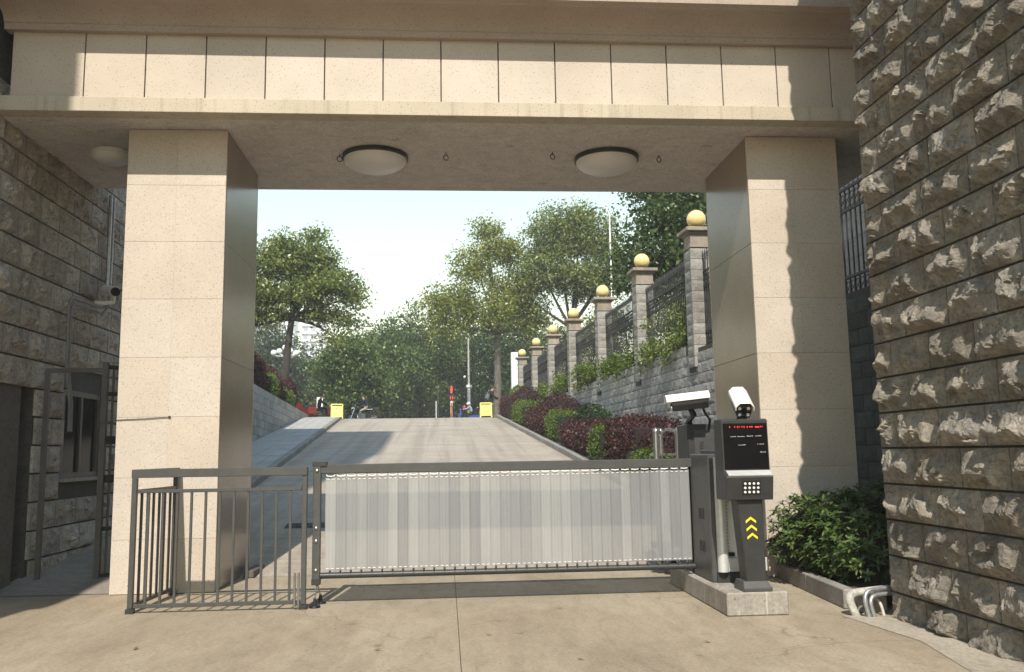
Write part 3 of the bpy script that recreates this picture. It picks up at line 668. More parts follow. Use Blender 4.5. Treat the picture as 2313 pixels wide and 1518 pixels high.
# ------------------------------------------------------------------ pay kiosk
pk = empty('pay_kiosk', (2.624, 7.58, .196), 'slim dark pay kiosk with black display and keypad on the island', 'kiosk')
yk = 7.50
side = [(yk+.03, 1.665), (yk, 1.655), (yk-.012, 1.215), (yk-.085, 1.165), (yk-.05, .965), (yk+.22, .965), (yk+.20, 1.665)]
MB().prism([(2.394, y, z) for y, z in side], (.418, 0, 0)).build('head', 'paint_dark', pk, bevel=.006)
def onface(x, v, out=.0):                # v 0..1 up the display face
    a = Vector((0, yk-.012, 1.215)); b = Vector((0, yk, 1.655)); p = a.lerp(b, v); return Vector((x, p.y-out, p.z))
scr = MB().prism([onface(2.411, .03, .003), onface(2.802, .03, .003), onface(2.802, .93, .003), onface(2.411, .93, .003)], (0, .002, 0)).build('display', 'screen_black', pk)
def dash(x0, x1, v0, v1, mat): MB().prism([onface(x0, v0, .0045), onface(x1, v0, .0045), onface(x1, v1, .0045), onface(x0, v1, .0045)], (0, .001, 0)).build('display_text', mat, scr)
r2 = random.Random(3)
for x, w in ((2.469, .006), (2.514, .006), (2.539, .008), (2.558, .004), (2.579, .006), (2.598, .006), (2.626, .006), (2.647, .032), (2.699, .038), (2.746, .006), (2.760, .006)):
    dash(x, x+w, .845+r2.uniform(-.005, .008), .875 if w < .01 else .868, 'led_red')
for x, w, v in ((2.474, .05, .665), (2.536, .065, .667), (2.619, .012, .672), (2.636, .02, .668), (2.664, .01, .672), (2.694, .058, .674), (2.539, .065, .50), (2.709, .006, .51), (2.729, .038, .512), (2.729, .05, .355)):
    dash(x, x+w, v, v+.005, 'led_white')
    for k in range(3): 
        q = x+w*r2.random(); dash(q, q+.003, v+.004, v+.014, 'led_white')
st = MB().prism([(2.416, yk-.016, 1.212), (2.806, yk-.016, 1.212), (2.804, yk-.083, 1.171), (2.418, yk-.083, 1.171)], (0, -.004, .006)).build('silver_ledge', 'silver_paint', pk)
def onlow(x, v, out=0):
    a = Vector((0, yk-.05, .965)); b = Vector((0, yk-.085, 1.165)); p = a.lerp(b, v); return Vector((x, p.y-out, p.z))
kp = MB().prism([onlow(2.536, .22, .003), onlow(2.699, .22, .003), onlow(2.699, .82, .003), onlow(2.536, .82, .003)], (0, .002, 0)).build('keypad', 'black_plastic', pk)
for r in range(3):
    for c in range(4):
        p = onlow(2.561+.038*c, .34+.18*r, .003); MB().lathe(p, [(.011, 0), (.011, -.004), (.008, -.007)], 12, 'y').build('key', 'lamp_white', kp, smooth=True)
colp = [(2.479, 2.744, .965), (2.529, 2.739, zi+.07)]
MB().add([(2.505, yk-.01, .965), (2.729, yk-.01, .965), (2.729, yk+.17, .965), (2.505, yk+.17, .965), (2.560, yk-.01, zi+.05), (2.729, yk-.01, zi+.05), (2.729, yk+.17, zi+.05), (2.560, yk+.17, zi+.05)],
    [(0, 1, 2, 3), (7, 6, 5, 4), (4, 5, 1, 0), (5, 6, 2, 1), (6, 7, 3, 2), (7, 4, 0, 3)]).build('column', 'paint_dark', pk, bevel=.006)
MB().add([(2.515, yk-.05, zi), (2.764, yk-.05, zi), (2.764, yk+.22, zi), (2.515, yk+.22, zi), (2.515, yk-.05, zi+.03), (2.764, yk-.05, zi+.03), (2.764, yk+.22, zi+.03), (2.515, yk+.22, zi+.03), (2.524, yk-.012, zi+.085), (2.734, yk-.012, zi+.085), (2.734, yk+.18, zi+.085), (2.524, yk+.18, zi+.085)],
    [(3, 2, 1, 0), (0, 1, 5, 4), (1, 2, 6, 5), (2, 3, 7, 6), (3, 0, 4, 7), (4, 5, 9, 8), (5, 6, 10, 9), (6, 7, 11, 10), (7, 4, 8, 11), (8, 9, 10, 11)]).build('base_plate', 'paint_grey', pk, bevel=.004)
for k in range(3):
    cx, cz = 2.616+.004*k, .80-.068*k; w, h, t = .045, .034, .022
    MB().prism([(cx-w, yk-.0125, cz-h), (cx, yk-.0125, cz), (cx+w, yk-.0125, cz-h), (cx+w, yk-.0125, cz-h+t), (cx, yk-.0125, cz+t), (cx-w, yk-.0125, cz-h+t)], (0, .002, 0)).build('arrow', 'yellow_paint', pk)

# ------------------------------------------------------------------ folded retractable gate
rg = empty('retractable_gate', (2.9, 10.3, 0), 'folded stainless steel retractable gate parked beside the right pillar', 'gate')
xs = [2.44, 2.55, 2.70, 2.81, 2.98, 3.10]
for i, x in enumerate(xs):
    for y in ((10.08,) if i % 2 == 0 else (10.30,)):
        MB().tube([(x, y, .10), (x, y, 1.62)], .028 if i % 2 else .036, 10).build('post', 'steel', rg, smooth=True)
        MB().lathe((x, y, 1.62), [(.036, -.02), (.04, 0), (.03, .03), (.012, .045)], 10).build('post_cap', 'steel', rg, smooth=True)
    if i < len(xs)-1:
        xn = xs[i+1]
        ya, yb = (10.08, 10.30) if i % 2 == 0 else (10.30, 10.08)
        MB().tube([(x, ya, 1.50)]+[(x+(xn-x)*(.5-.5*math.cos(t)), ya+(yb-ya)*(.5-.5*math.cos(t)), 1.52+.13*math.sin(t)) for t in [math.pi*k/8 for k in range(1, 8)]]+[(xn, yb, 1.50)], .017, 8).build('arch', 'steel', rg, smooth=True)
        MB().box(x+.01, xn-.01, 10.07, 10.09, .30, 1.30).build('panel', 'galvanised' if i % 2 == 0 else 'paint_dark', rg)
        MB().box(x+.01, xn-.01, 10.06, 10.44, 1.34, 1.365).build('cross_bar', 'steel', rg)
        for zc in (.5, .95): MB().torus(((x+xn)/2, 10.06, zc), .055, .008, X, Z, 16, 6).build('ring', 'steel', rg, smooth=True)
for x in (2.55, 2.88, 3.2):
    wh = MB().torus((x, 10.02, .085), .062, .022, X, Z, 20, 8).build('wheel', 'rubber', rg, smooth=True)
    MB().lathe((x, 10.02, .085), [(.04, -.02), (.02, -.024), (.012, -.012)], 12, 'y').build('hub', 'steel', wh, smooth=True)
    MB().box(x-.02, x+.02, 10.0, 10.45, .12, .30).build('fork', 'paint_dark', rg)
MB().box(2.40, 3.35, 10.12, 10.38, .28, .34).build('chassis', 'paint_dark', rg)
mc = empty('speed_hump', (-1.35, 14.07, zr(14.05)), 'dark ribbed cable-cover hump lying on the ramp behind the barrier', 'speed hump')
for k in range(4):
    a = RP(-1.86+.17*k, 14.02, zr(14.02)+.004); b = RP(-1.70+.17*k, 14.02, zr(14.02)+.004)
    MB().prism([a, a+DD*.08+Z*.022, a+DD*.40+Z*.050, a+DD*.48+Z*.04], b-a).build('section', 'rubber', mc)
# litter
for i, (x, y) in enumerate(((.32, 7.0), (1.02, 8.05), (-.5, 6.6), (1.9, 6.5), (-2.3, 6.9), (.9, 6.1))):
    a = rnd.random()*6; c = Vector((x, y, .006)); d = Vector((math.cos(a), math.sin(a), 0)); n = Vector((-d.y, d.x, 0))
    w = ['right of the slab joint', 'in the barrier shadow edge towards the island', 'left of the slab joint', 'before the traffic island', 'before the railing', 'nearest the viewer right of the joint'][i]
    tag(MB().add([c-d*.035, c+n*.014+Z*.006, c+d*.035+Z*.012, c-n*.014+Z*.004], [(0, 1, 2), (0, 2, 3)]).build('fallen_leaf', 'dead_leaf'), 'small dry brown leaf on the concrete '+w, 'leaf', 'dry leaves on the forecourt')

# ------------------------------------------------------------------ planting bed right, pipes
bk = empty('planter_kerb', (3.55, 8.6, 0), 'low grey kerb edging the planting bed beside the right pillar', 'kerb')
pts = [(3.46, 7.62), (3.53, 8.6), (3.60, 9.55)]
for i in range(2):
    a = Vector((*pts[i], 0)); b = Vector((*pts[i+1], 0)); d = (b-a).normalized(); n = Vector((d.y, -d.x, 0))
    MB().prism([a+d*.005, a+d*.005+n*.11, a+d*.005+n*.11+Z*.17, a+d*.005+Z*.17], (b-a)-d*.01).build('kerb_stone', 'kerbstone', bk, bevel=.01)
MB().box(3.50, 3.76, 7.44, 7.60, 0, .16).build('kerb_stone', 'kerbstone', bk, bevel=.01)
tag(MB().add([(3.56, 7.6, .13), (5.9, 7.4, .13), (5.9, 9.6, .13), (3.68, 9.58, .13)], [(0, 1, 2, 3)]).build('planting_bed', 'soil'), kind='structure')
def elbow(pts, r, name, mat, label):
    P = [Vector(p) for p in pts]; out = [P[0]]
    for i in range(1, len(P)-1):
        a, b, c = P[i-1], P[i], P[i+1]; k = min(.13, (a-b).length*.5, (c-b).length*.5)
        p, q = b+(a-b).normalized()*k, b+(c-b).normalized()*k
        for t in [j/6 for j in range(7)]: out.append(p*(1-t)**2+b*2*t*(1-t)+q*t*t)
    out.append(P[-1]); tag(MB().tube(out, r, 12).build(name, mat, smooth=True), label, 'pipe', 'pipes at the foot of the stone wall')
elbow([(3.43, 7.32, -.02), (3.35, 7.34, .18), (3.75, 7.40, .20)], .034, 'drain_pipe', 'pipe_pale', 'thick pale pipe curving into the stone wall foot')
elbow([(3.50, 7.24, -.02), (3.45, 7.25, .215), (3.78, 7.34, .225)], .018, 'conduit_pipe', 'galvanised', 'outer galvanised conduit bent into the stone wall foot')
elbow([(3.545, 7.24, -.02), (3.50, 7.25, .17), (3.78, 7.34, .175)], .018, 'conduit_pipe', 'galvanised', 'inner galvanised conduit bent into the stone wall foot')
elbow([(3.655, 7.30, -.02), (3.64, 7.33, .12), (3.62, 7.5, .13)], .013, 'conduit_pipe', 'pipe_pale', 'thin white pipe stub nearest the stone wall corner')

# ------------------------------------------------------------------ boundary wall with piers, globes and iron fence
WL = 6.45
def wtop(s): return 3.72+.012*(s-18)
bw = empty('boundary_wall', RP(WL+.15, 20, 0), 'long grey block retaining wall with piers climbing beside the ramp', 'wall')
core = MB()
for s0, s1 in ((7.6, 20), (20, 35), (35, 50.2)):
    core.rbox(WL+.012, WL+.32, s0, s1, -.5, wtop((s0+s1)/2)-.02)
core.build('mortar_core', 'mortar', bw)
ROTD = Matrix.Rotation(math.pi/2+RA, 4, 'Z')        # local x -> up the ramp, local y -> towards the road
BH, BL = .236, .50
def flat_block(w, h, amp, seed, nx=6, ny=4, dep=.07):
    r = random.Random(seed); vs = []; fs = []; sx = r.random()*40
    for j in range(ny+1):
        for i in range(nx+1):
            u, v = w*i/nx, h*j/ny; e = min(u, w-u, v, h-v); k = min(1, e/.035)
            vs.append((u, k*(amp*.6+amp*noise.noise((u*7+sx, v*9, sx)))+.004, v))
    n1 = nx+1
    for j in range(ny):
        for i in range(nx): fs.append((j*n1+i, j*n1+i+1, (j+1)*n1+i+1, (j+1)*n1+i))
    k = len(vs); vs += [(0, -dep, 0), (w, -dep, 0), (w, -dep, h), (0, -dep, h)]
    c0, c1, c2, c3 = 0, nx, ny*n1+nx, ny*n1
    fs += [(k, k+1)+tuple(range(nx, -1, -1)), (k+1, k+2)+tuple(ny*n1+nx-j*n1 for j in range(ny+1)), (k+2, k+3)+tuple(ny*n1+i for i in range(nx+1)), (k+3, k)+tuple(j*n1 for j in range(ny+1))]
    mb = MB(); mb.v = vs; mb.f = fs; return mb
bmd = [local_mesh(flat_block(BL-.012, BH-.012, .012, 90+i), 'wall_block', 'rock_shaded') for i in range(8)]  # blocks for the near section, shade painted into the stone colour
bms = [local_mesh(flat_block(BL-.012, BH-.012, .012, 90+i), 'wall_block', 'rock_wall') for i in range(8)]
cand = []
c = 0
while c*BH < 4.4:
    s = 7.7+(BL/2 if c % 2 else 0); z0 = c*BH+.02
    while s < 50:
        if z0+BH <= wtop(s)+.06 and z0+BH > zr(s)+.05:
            hidden = 14.4 < s < 16.8 or (s < 9.5) or (s > 17 and z0 < zr(s)+.35)
            cand.append((hidden, s, z0))
        s += BL
    c += 1
cand.sort(key=lambda q: (q[0], q[1]))
rest_v = []; rest_f = []; proto = [(np.array([v.co[:] for v in m.vertices]), [tuple(p.vertices) for p in m.polygons]) for m in bms]
rot3 = np.array(ROTD.to_3x3()); stuffb = MB()
for k, (hid, s, z0) in enumerate(cand):
    if k < 300:
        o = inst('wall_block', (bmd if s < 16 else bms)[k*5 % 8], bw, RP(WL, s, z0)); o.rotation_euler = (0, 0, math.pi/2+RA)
        if k % 3 == 0: pass
    else:
        V, F = proto[k*5 % 8]; stuffb.add((V @ rot3.T+np.array(RP(WL, s, z0))).tolist(), F)
o = stuffb.build('wall_courses', 'rock_wall', bw); o['kind'] = 'stuff'
pbm = [local_mesh(flat_block(.50, .235, .018, 50+i, 5, 3), 'pier_block', 'rock_pier') for i in range(4)]
pier_s = [9.2, 14.0, 18.9, 23.6, 28.6, 33.8, 38.8, 43.9, 49.4]
for i, s in enumerate(pier_s):
    dz = .014*(s-20); zb = 3.15+dz
    if s < 17: zb = 3.4
    pc = MB().rbox(6.41, 6.87, s-.23, s+.23, zb, 6.42+dz).build('pier', 'mortar', bw)
    n = int((5.95+dz-zb)/.245)
    z = 5.95+dz
    for k in range(n):
        z -= .245
        for fc in range(2):
            if fc == 0: o = inst('pier_block', pbm[(k+i) % 4], pc, RP(6.40, s-.25, z)); o.rotation_euler = (0, 0, math.pi/2+RA)
            else: o = inst('pier_block', pbm[(k+i+1) % 4], pc, RP(6.88, s-.245, z)); o.rotation_euler = (0, 0, math.pi+RA)
    MB().rbox(6.38, 6.90, s-.26, s+.26, 5.96+dz, 6.04+dz).build('pier_band', 'granite_cap', pc, bevel=.01)
    MB().rbox(6.40, 6.88, s-.24, s+.24, 6.042+dz, 6.28+dz).build('pier_neck', 'granite_cap', pc, bevel=.006)
    MB().rbox(6.36, 6.92, s-.28, s+.28, 6.282+dz, 6.325+dz).build('pier_band', 'granite_cap', pc, bevel=.01)
    MB().rbox(6.28, 7.00, s-.36, s+.36, 6.327+dz, 6.42+dz).build('pier_cap', 'granite_cap', pc, bevel=.015)
    if s >= 18:
        g = empty('globe_lamp', RP(6.64, s, 6.42+dz), 'cream glass globe lamp on the %s wall pier %s' % (ORD[i-2], 'counted up from the gate' if i > 2 else 'beside the right gate pillar'), 'lamp', 'globe lamps on the wall piers')
        MB().lathe(RP(6.64, s, 6.42+dz), [(.11, 0), (.11, .02), (.085, .03), (.085, .06)], 16).build('collar', 'paint_dark', g, smooth=True)
        MB().sphere(RP(6.64, s, 6.42+dz+.255), .218, 32, 20).build('globe', 'cream_globe', g, smooth=True)
# iron fence panels
bar = MB().box(-.010, .010, -.010, .010, .0, 2.02).lathe((0, 0, 2.0), [(.010, 0), (.022, .03), (.016, .06), (.024, .10), (.002, .22)], 6)
barm = local_mesh(bar, 'bar', 'iron')
PL = 4.38
def scrolls(z, h):
    m = MB(); k = 0
    n = 31; st = PL/n
    for i in range(n):
        x = st*(i+.5)
        m.torus((x, 0, z+h*.28), h*.20, .009, X, Z, 8, 4); m.torus((x, 0, z+h*.72), h*.20, .009, X, Z, 8, 4)
    return m
scm = local_mesh(scrolls(.08, .26), 'scroll_band', 'iron'); scm2 = local_mesh(scrolls(1.42, .26), 'scroll_band', 'iron')
railm = local_mesh(MB().box(0, PL, -.016, .016, 0, .04), 'rail', 'iron')
for i in range(len(pier_s)-1):
    s = pier_s[i]+.27; dz = .014*(s-20); root = empty('iron_fence_panel', RP(6.66, s, 3.72+dz),
        'black iron fence panel %s' % (['seen in the gap right of the right gate pillar', 'mostly hidden behind the right gate pillar', 'between the first and second globe piers from the gate', 'between the second and third globe piers', 'between the third and fourth globe piers', 'between the fourth and fifth globe piers', 'between the fifth and sixth globe piers', 'between the sixth and seventh globe piers'][i]), 'fence', 'iron fence panels on the boundary wall')
    root.rotation_euler = (0, 0, math.pi/2+RA)
    def lp_(name, me, loc):
        o = bpy.data.objects.new(name, me); COL.objects.link(o); o.parent = root; o.location = loc; return o
    n = 31; fx = (pier_s[i+1]-pier_s[i]-.54)/PL
    for k in range(n+1):
        lp_('bar', barm, (PL*fx*k/n, 0, .02))
    for z in (.03, .36, 1.38, 1.72): lp_('rail', railm, (0, 0, z)).scale = (fx, 1, 1)
    lp_('scroll_band', scm, (0, 0, 0)).scale = (fx, 1, 1); lp_('scroll_band', scm2, (0, 0, 0)).scale = (fx, 1, 1)
# stone facade behind the near fence
fac = empty('stone_house', RP(9.5, 14, 3.6), 'pale grey stone house wall seen through the fence right of the gate', 'building')
MB().rbox(9.0, 13, 6, 17, 3.5, 9.5).build('wall', 'mortar', fac)
for c in range(10):
    for k in range(16):
        s = 6.1+k*.7+(.35 if c % 2 else 0)
        if s < 16.4: MB().rbox(8.965, 9.01, s, s+.69, 3.6+c*.4, 3.99+c*.4).build('stone_block', 'facade_grey', fac)

# ------------------------------------------------------------------ left low retaining wall
lw = empty('retaining_wall', RP(-5.0, 30, 0), 'low smooth grey block wall holding the left hedges above the pavement', 'wall')
def ltop(s): return 3.74-.018*(s-29)
vs = []
for s in (13.4, 20, 30, 44.6):
    vs += [RP(-4.885, s, zr(s)-.2), RP(-4.885, s, ltop(s)-.02), RP(-5.2, s, ltop(s)-.02), RP(-5.2, s, zr(s)-.2)]
fs = [(3, 2, 1, 0), (12, 13, 14, 15)]
for i in range(3): fs += [(4*i+j, 4*i+(j+1) % 4, 4*i+4+(j+1) % 4, 4*i+4+j) for j in range(4)]
MB().add(vs, fs).build('mortar_core', 'mortar', lw)
c = 0
while True:
    if c > 13: break
    s = 13.6+(.4 if c % 2 else 0)
    while s < 44.2:
        zt = ltop(s)-c*.27; zb = zt-.258
        if zt > zr(s)+.18:
            j = rnd.uniform(-.004, .006)
            bl_ = .795 if s > 26 else 1.595
            P = [RP(-4.87+j, s+.005, zb), RP(-4.87+j, s+bl_, zb-.018*bl_), RP(-4.87+j, s+bl_, zt-.018*bl_), RP(-4.87+j, s+.005, zt)]
            MB().prism(P, LL*-.06).build('wall_block', 'rock_low', lw)
        s += .8 if s > 26 else 1.6
    c += 1
# fill: joints for the long nearer blocks are hidden behind the gate pillar

# ------------------------------------------------------------------ foliage
def leaf_quads(C, ln, wd, upb=.4, outn=None):
    n = len(C); C = np.asarray(C, float)
    nn = nr.normal(size=(n, 3)); nn[:, 2] += upb*2
    if outn is not None: nn += outn*1.2
    nn /= np.linalg.norm(nn, axis=1)[:, None]+1e-9
    t = nr.normal(size=(n, 3)); a = np.cross(nn, t); a /= np.linalg.norm(a, axis=1)[:, None]+1e-9; b = np.cross(nn, a)
    l = (ln*nr.uniform(.65, 1.3, n))[:, None]; w = (wd*nr.uniform(.65, 1.3, n))[:, None]
    V = np.empty((n, 4, 3)); V[:, 0] = C-a*l/2; V[:, 1] = C+b*w/2+nn*w*.22; V[:, 2] = C+a*l/2-nn*l*.12; V[:, 3] = C-b*w/2+nn*w*.22
    return V.reshape(-1, 3), np.arange(4*n).reshape(-1, 4)
def hedge(kind, lat0, lat1, s0, s1, h, mat, label, zb=None, cat='hedge', dens=420, ln=.075, core='bush_core', rough=.075, group=None, name=None):
    zf = (lambda s: zr(s)+.1) if zb is None else (lambda s: zb)
    sm_, lm = (s0+s1)/2, (lat0+lat1)/2
    root = empty(name or ('round_bush' if kind == 'dome' else 'clipped_hedge'), RP(lm, sm_, zf(sm_)), label, cat, group)
    hl, hs_ = (lat1-lat0)/2, (s1-s0)/2
    pts = []; nrm = []
    def shape(u, v):           # u around, v up -> unit superellipsoid
        return u, v
    if kind == 'dome':
        area = 4*math.pi*((hl*hs_+hl*h/2+hs_*h/2)/3); n = int(area*dens)
        d = nr.normal(size=(n, 3)); d /= np.linalg.norm(d, axis=1)[:, None]; nd = d.copy()
        rr = 1-np.abs(nr.normal(size=n))*.10
        lump = np.array([1+.10*noise.noise(Vector(q)*2.3+Vector((lat0, s0, 0)))+.05*noise.noise(Vector(q)*6) for q in d]); rr = rr*lump
        P = d*rr[:, None]*np.array([hl, hs_, h/2]); P[:, 2] += h/2
        K = MB().sphere((0, 0, h/2), .86, 16, 10, (hl, hs_, h/2))
    else:
        e = .22; faces = [(0, 1), (0, -1), (1, 1), (1, -1), (2, 1)]
        ext = np.array([hl, hs_, h/2]); P = []; nd = []
        for ax, sg in faces:
            o1, o2 = [q for q in range(3) if q != ax]; n = int(4*ext[o1]*ext[o2]*dens)+1
            q = np.zeros((n, 3)); q[:, o1] = nr.uniform(-1, 1, n); q[:, o2] = nr.uniform(-1, 1, n); q[:, ax] = sg
            P.append(q); nv = np.zeros((n, 3)); nv[:, ax] = sg; nd.append(nv)
        P = np.concatenate(P); nd = np.concatenate(nd)
        k = (np.abs(P)**3.6).sum(1)**(1/3.6); P = P/k[:, None]; P *= ext*1.06
        P += nd*nr.normal(size=(len(P), 1))*rough*.7-nd*.02; P += (nr.random((len(P), 1)) < .06)*nr.random((len(P), 1))*np.array([0, 0, .16])
        P[:, 2] += h/2+np.array([rough*1.2*noise.noise((p[0]*2+s0, p[1]*2, 5)) for p in P])
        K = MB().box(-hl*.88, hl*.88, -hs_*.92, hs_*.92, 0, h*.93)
    P = P[P[:, 2] > .0]
    if len(nd) != len(P): nd = None
    # to world
    def tw(q):
        L_ = np.array(LL); D_ = np.array(DD); zz = np.array([zf(sm_+a) for a in q[:, 1]])
        return (lm*L_+sm_*D_)+q[:, :1]*L_+q[:, 1:2]*D_+np.stack([0*zz, 0*zz, zz+q[:, 2]], 1)
    V, F = leaf_quads(tw(P), ln, ln*.55, .3, None)
    o = npmesh('foliage', V, F, mat, root); o['kind'] = 'stuff'
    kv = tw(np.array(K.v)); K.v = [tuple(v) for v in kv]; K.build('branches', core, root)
    return root
RED, LIME, GLO = 'leaf_red', 'leaf_lime', 'leaf_glossy'
G = 'clipped plants between ramp and wall'
hedge('box', 4.65, 5.4, 15.2, 18.6, .55, LIME, 'low lime green hedge behind the barrier next to the steel gate', group=G)
hedge('box', 4.9, 6.4, 18.6, 21.8, 1.1, RED, 'large dark red hedge nearest the folded steel gate', group=G, core='bush_core_red')
hedge('box', 4.68, 5.5, 21.0, 22.3, .82, LIME, 'lime green clipped block set into the nearest red hedge', group=G)
hedge('box', 4.66, 6.2, 22.2, 26.8, .76, RED, 'long low dark red hedge left of the lime block', group=G, core='bush_core_red')
hedge('dome', 5.0, 6.3, 25.4, 27.2, 1.25, GLO, 'round glossy green bush above the long red hedge', group=G, cat='bush', ln=.085)
hedge('box', 4.68, 5.7, 26.9, 29.4, .88, LIME, 'lime green hedge below the large red dome bush', group=G)
hedge('dome', 4.8, 6.4, 30.4, 32.9, 1.42, RED, 'large dark red dome bush in front of the wall', group=G, cat='bush', core='bush_core_red')
hedge('box', 4.65, 5.7, 29.2, 34.6, .74, RED, 'dark red hedge along the kerb left of the large dome bush', group=G, core='bush_core_red')
hedge('dome', 5.3, 6.3, 35.0, 36.4, 1.2, GLO, 'smaller round green bush between the two red dome bushes', group=G, cat='bush', ln=.085)
hedge('box', 4.65, 5.6, 34.5, 38.6, .85, LIME, 'farther lime green hedge along the right kerb', group=G)
hedge('dome', 4.9, 6.3, 39.4, 41.4, 1.5, RED, 'farther dark red dome bush near the ramp crest', group=G, cat='bush', core='bush_core_red')
hedge('box', 4.65, 5.3, 39.6, 43.6, .9, RED, 'farthest dark red hedge ending at the ramp crest', group=G, core='bush_core_red')
G2 = 'clipped plants on the left wall'
ZB = 3.42
hedge('box', -5.9, -5.15, 28.6, 33.0, 1.45, RED, 'dark red hedge on the left wall nearest the gate pillar', ZB, group=G2, core='bush_core_red')
hedge('dome', -6.4, -5.2, 32.0, 35.0, 1.95, RED, 'taller dark red bush on the left wall below the tree', ZB, 'bush', group=G2, core='bush_core_red')
hedge('box', -5.7, -5.15, 34.4, 36.6, 1.15, LIME, 'narrow lime green hedge between red bushes on the left wall', ZB, group=G2)
hedge('dome', -6.2, -5.2, 36.0, 39.4, 1.75, RED, 'middle dark red bush on the left wall', ZB, 'bush', group=G2, core='bush_core_red')
hedge('box', -5.65, -5.12, 38.6, 41.8, .85, LIME, 'low lime green hedge spilling over the left wall end', ZB, group=G2)
hedge('dome', -6.3, -5.15, 40.8, 44.4, 1.75, RED, 'last dark red bush at the far end of the left wall', ZB, 'bush', group=G2, core='bush_core_red')
# shrubs in the fence niches: loose, spilling over the wall edge
for i in range(6):
    s = pier_s[2+i]+.5; dz = .014*(s-20); zb = wtop(s)
    root = empty('leafy_shrub', RP(6.55, s+2, zb), 'leafy green shrub spilling over the wall under the %s' % ['fence panel nearest the gate', 'second fence panel from the gate', 'third fence panel from the gate', 'fourth fence panel from the gate', 'fifth fence panel from the gate', 'sixth fence panel from the gate'][i], 'shrub', 'shrubs along the fence')
    P = []; stm = MB()
    for k in range(26):
        a = s+nr.uniform(.1, 3.9); lt = 6.5+nr.normal()*.10; zz = zb+nr.uniform(-.08, .62)*(1-.45*abs((a-s-2)/2)); top = 2.6 if (i == 0 and nr.random() < .18) else 1
        zz += (top-1)*nr.uniform(0, .6)
        n = 60; P.append(np.array(RP(lt, a, zz))+nr.normal(size=(n, 3))*np.array([.13, .20, .13]))
        stm.tube([RP(6.62, a, zb-.1), RP(lt, a+.05, zz)], [.012, .005], 4, False)
    V, F = leaf_quads(np.concatenate(P), .11, .055, .4); o = npmesh('foliage', V, F, 'leaf_lime' if i else 'leaf_tree', root); o['kind'] = 'stuff'; stm.build('stems', 'bark', root)
# foreground shrub with whorled leaves
sh = empty('leafy_shrub', (3.95, 8.7, .13), 'dense leafy green shrub in the bed between right pillar and stone wall', 'shrub')
tips = []; blobs = [((3.72, 9.05, .50), (.34, .42, .42)), ((4.05, 8.75, .55), (.42, .5, .45)), ((3.95, 8.15, .42), (.36, .36, .38)), ((4.4, 8.9, .55), (.5, .5, .48)), ((3.78, 8.6, .45), (.24, .4, .36))]
VV = []; FF = []
def leafblade(p, d, n, l, w):
    k = len(VV); s_ = d.cross(n).normalized(); m = p+d*(l*.5)-n*(.0); e = p+d*l-n*(l*.22)
    VV.extend([p, p+d*l*.3+s_*w*.42+n*.006, p+d*l*.65+s_*w*.5-n*l*.04, e, p+d*l*.65-s_*w*.5-n*l*.04, p+d*l*.3-s_*w*.42+n*.006, m])
    FF.extend([(k, k+1, k+6, k+5), (k+1, k+2, k+3, k+6), (k+6, k+3, k+4, k+5)])
stems = MB(); r3 = random.Random(5)
for c, e in blobs:
    for _ in range(230):
        d = Vector((r3.gauss(0, 1), r3.gauss(0, 1), r3.gauss(.25, 1))).normalized()
        f = 1-abs(r3.gauss(0, .16)); p = Vector((c[0]+d.x*e[0]*f, c[1]+d.y*e[1]*f, c[2]+d.z*e[2]*f))
        if p.z < .16 or (p.y > 9.58 and p.x < 4.65) or (p.x > XW and p.y < 7.42): continue
        ax = (d*.8+Z*.9+Vector((r3.gauss(0, .25), r3.gauss(0, .25), 0))).normalized(); o1 = ax.orthogonal().normalized(); o2 = ax.cross(o1)
        n = r3.randint(6, 9)
        for k in range(n):
            a = 6.283*k/n+r3.random()*.5; el = r3.uniform(.15, .8); dd = (o1*math.cos(a)+o2*math.sin(a))*math.cos(el)+ax*math.sin(el)
            leafblade(p+ax*r3.uniform(-.03, .02), dd.normalized(), (ax-dd*ax.dot(dd)).normalized(), r3.uniform(.055, .10), r3.uniform(.018, .030))
        if r3.random() < .3: stems.tube([p, p-ax*.12, Vector((c[0]+(p.x-c[0])*.5, c[1]+(p.y-c[1])*.5, .2))], [.004, .005, .008], 4, False)
o = npmesh('foliage', [tuple(v) for v in VV], FF, 'leaf_azalea', sh); o['kind'] = 'stuff'
stems.build('stems', 'bark', sh)
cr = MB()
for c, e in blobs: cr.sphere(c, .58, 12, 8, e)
cr.build('inner_branches', 'bush_core', sh)

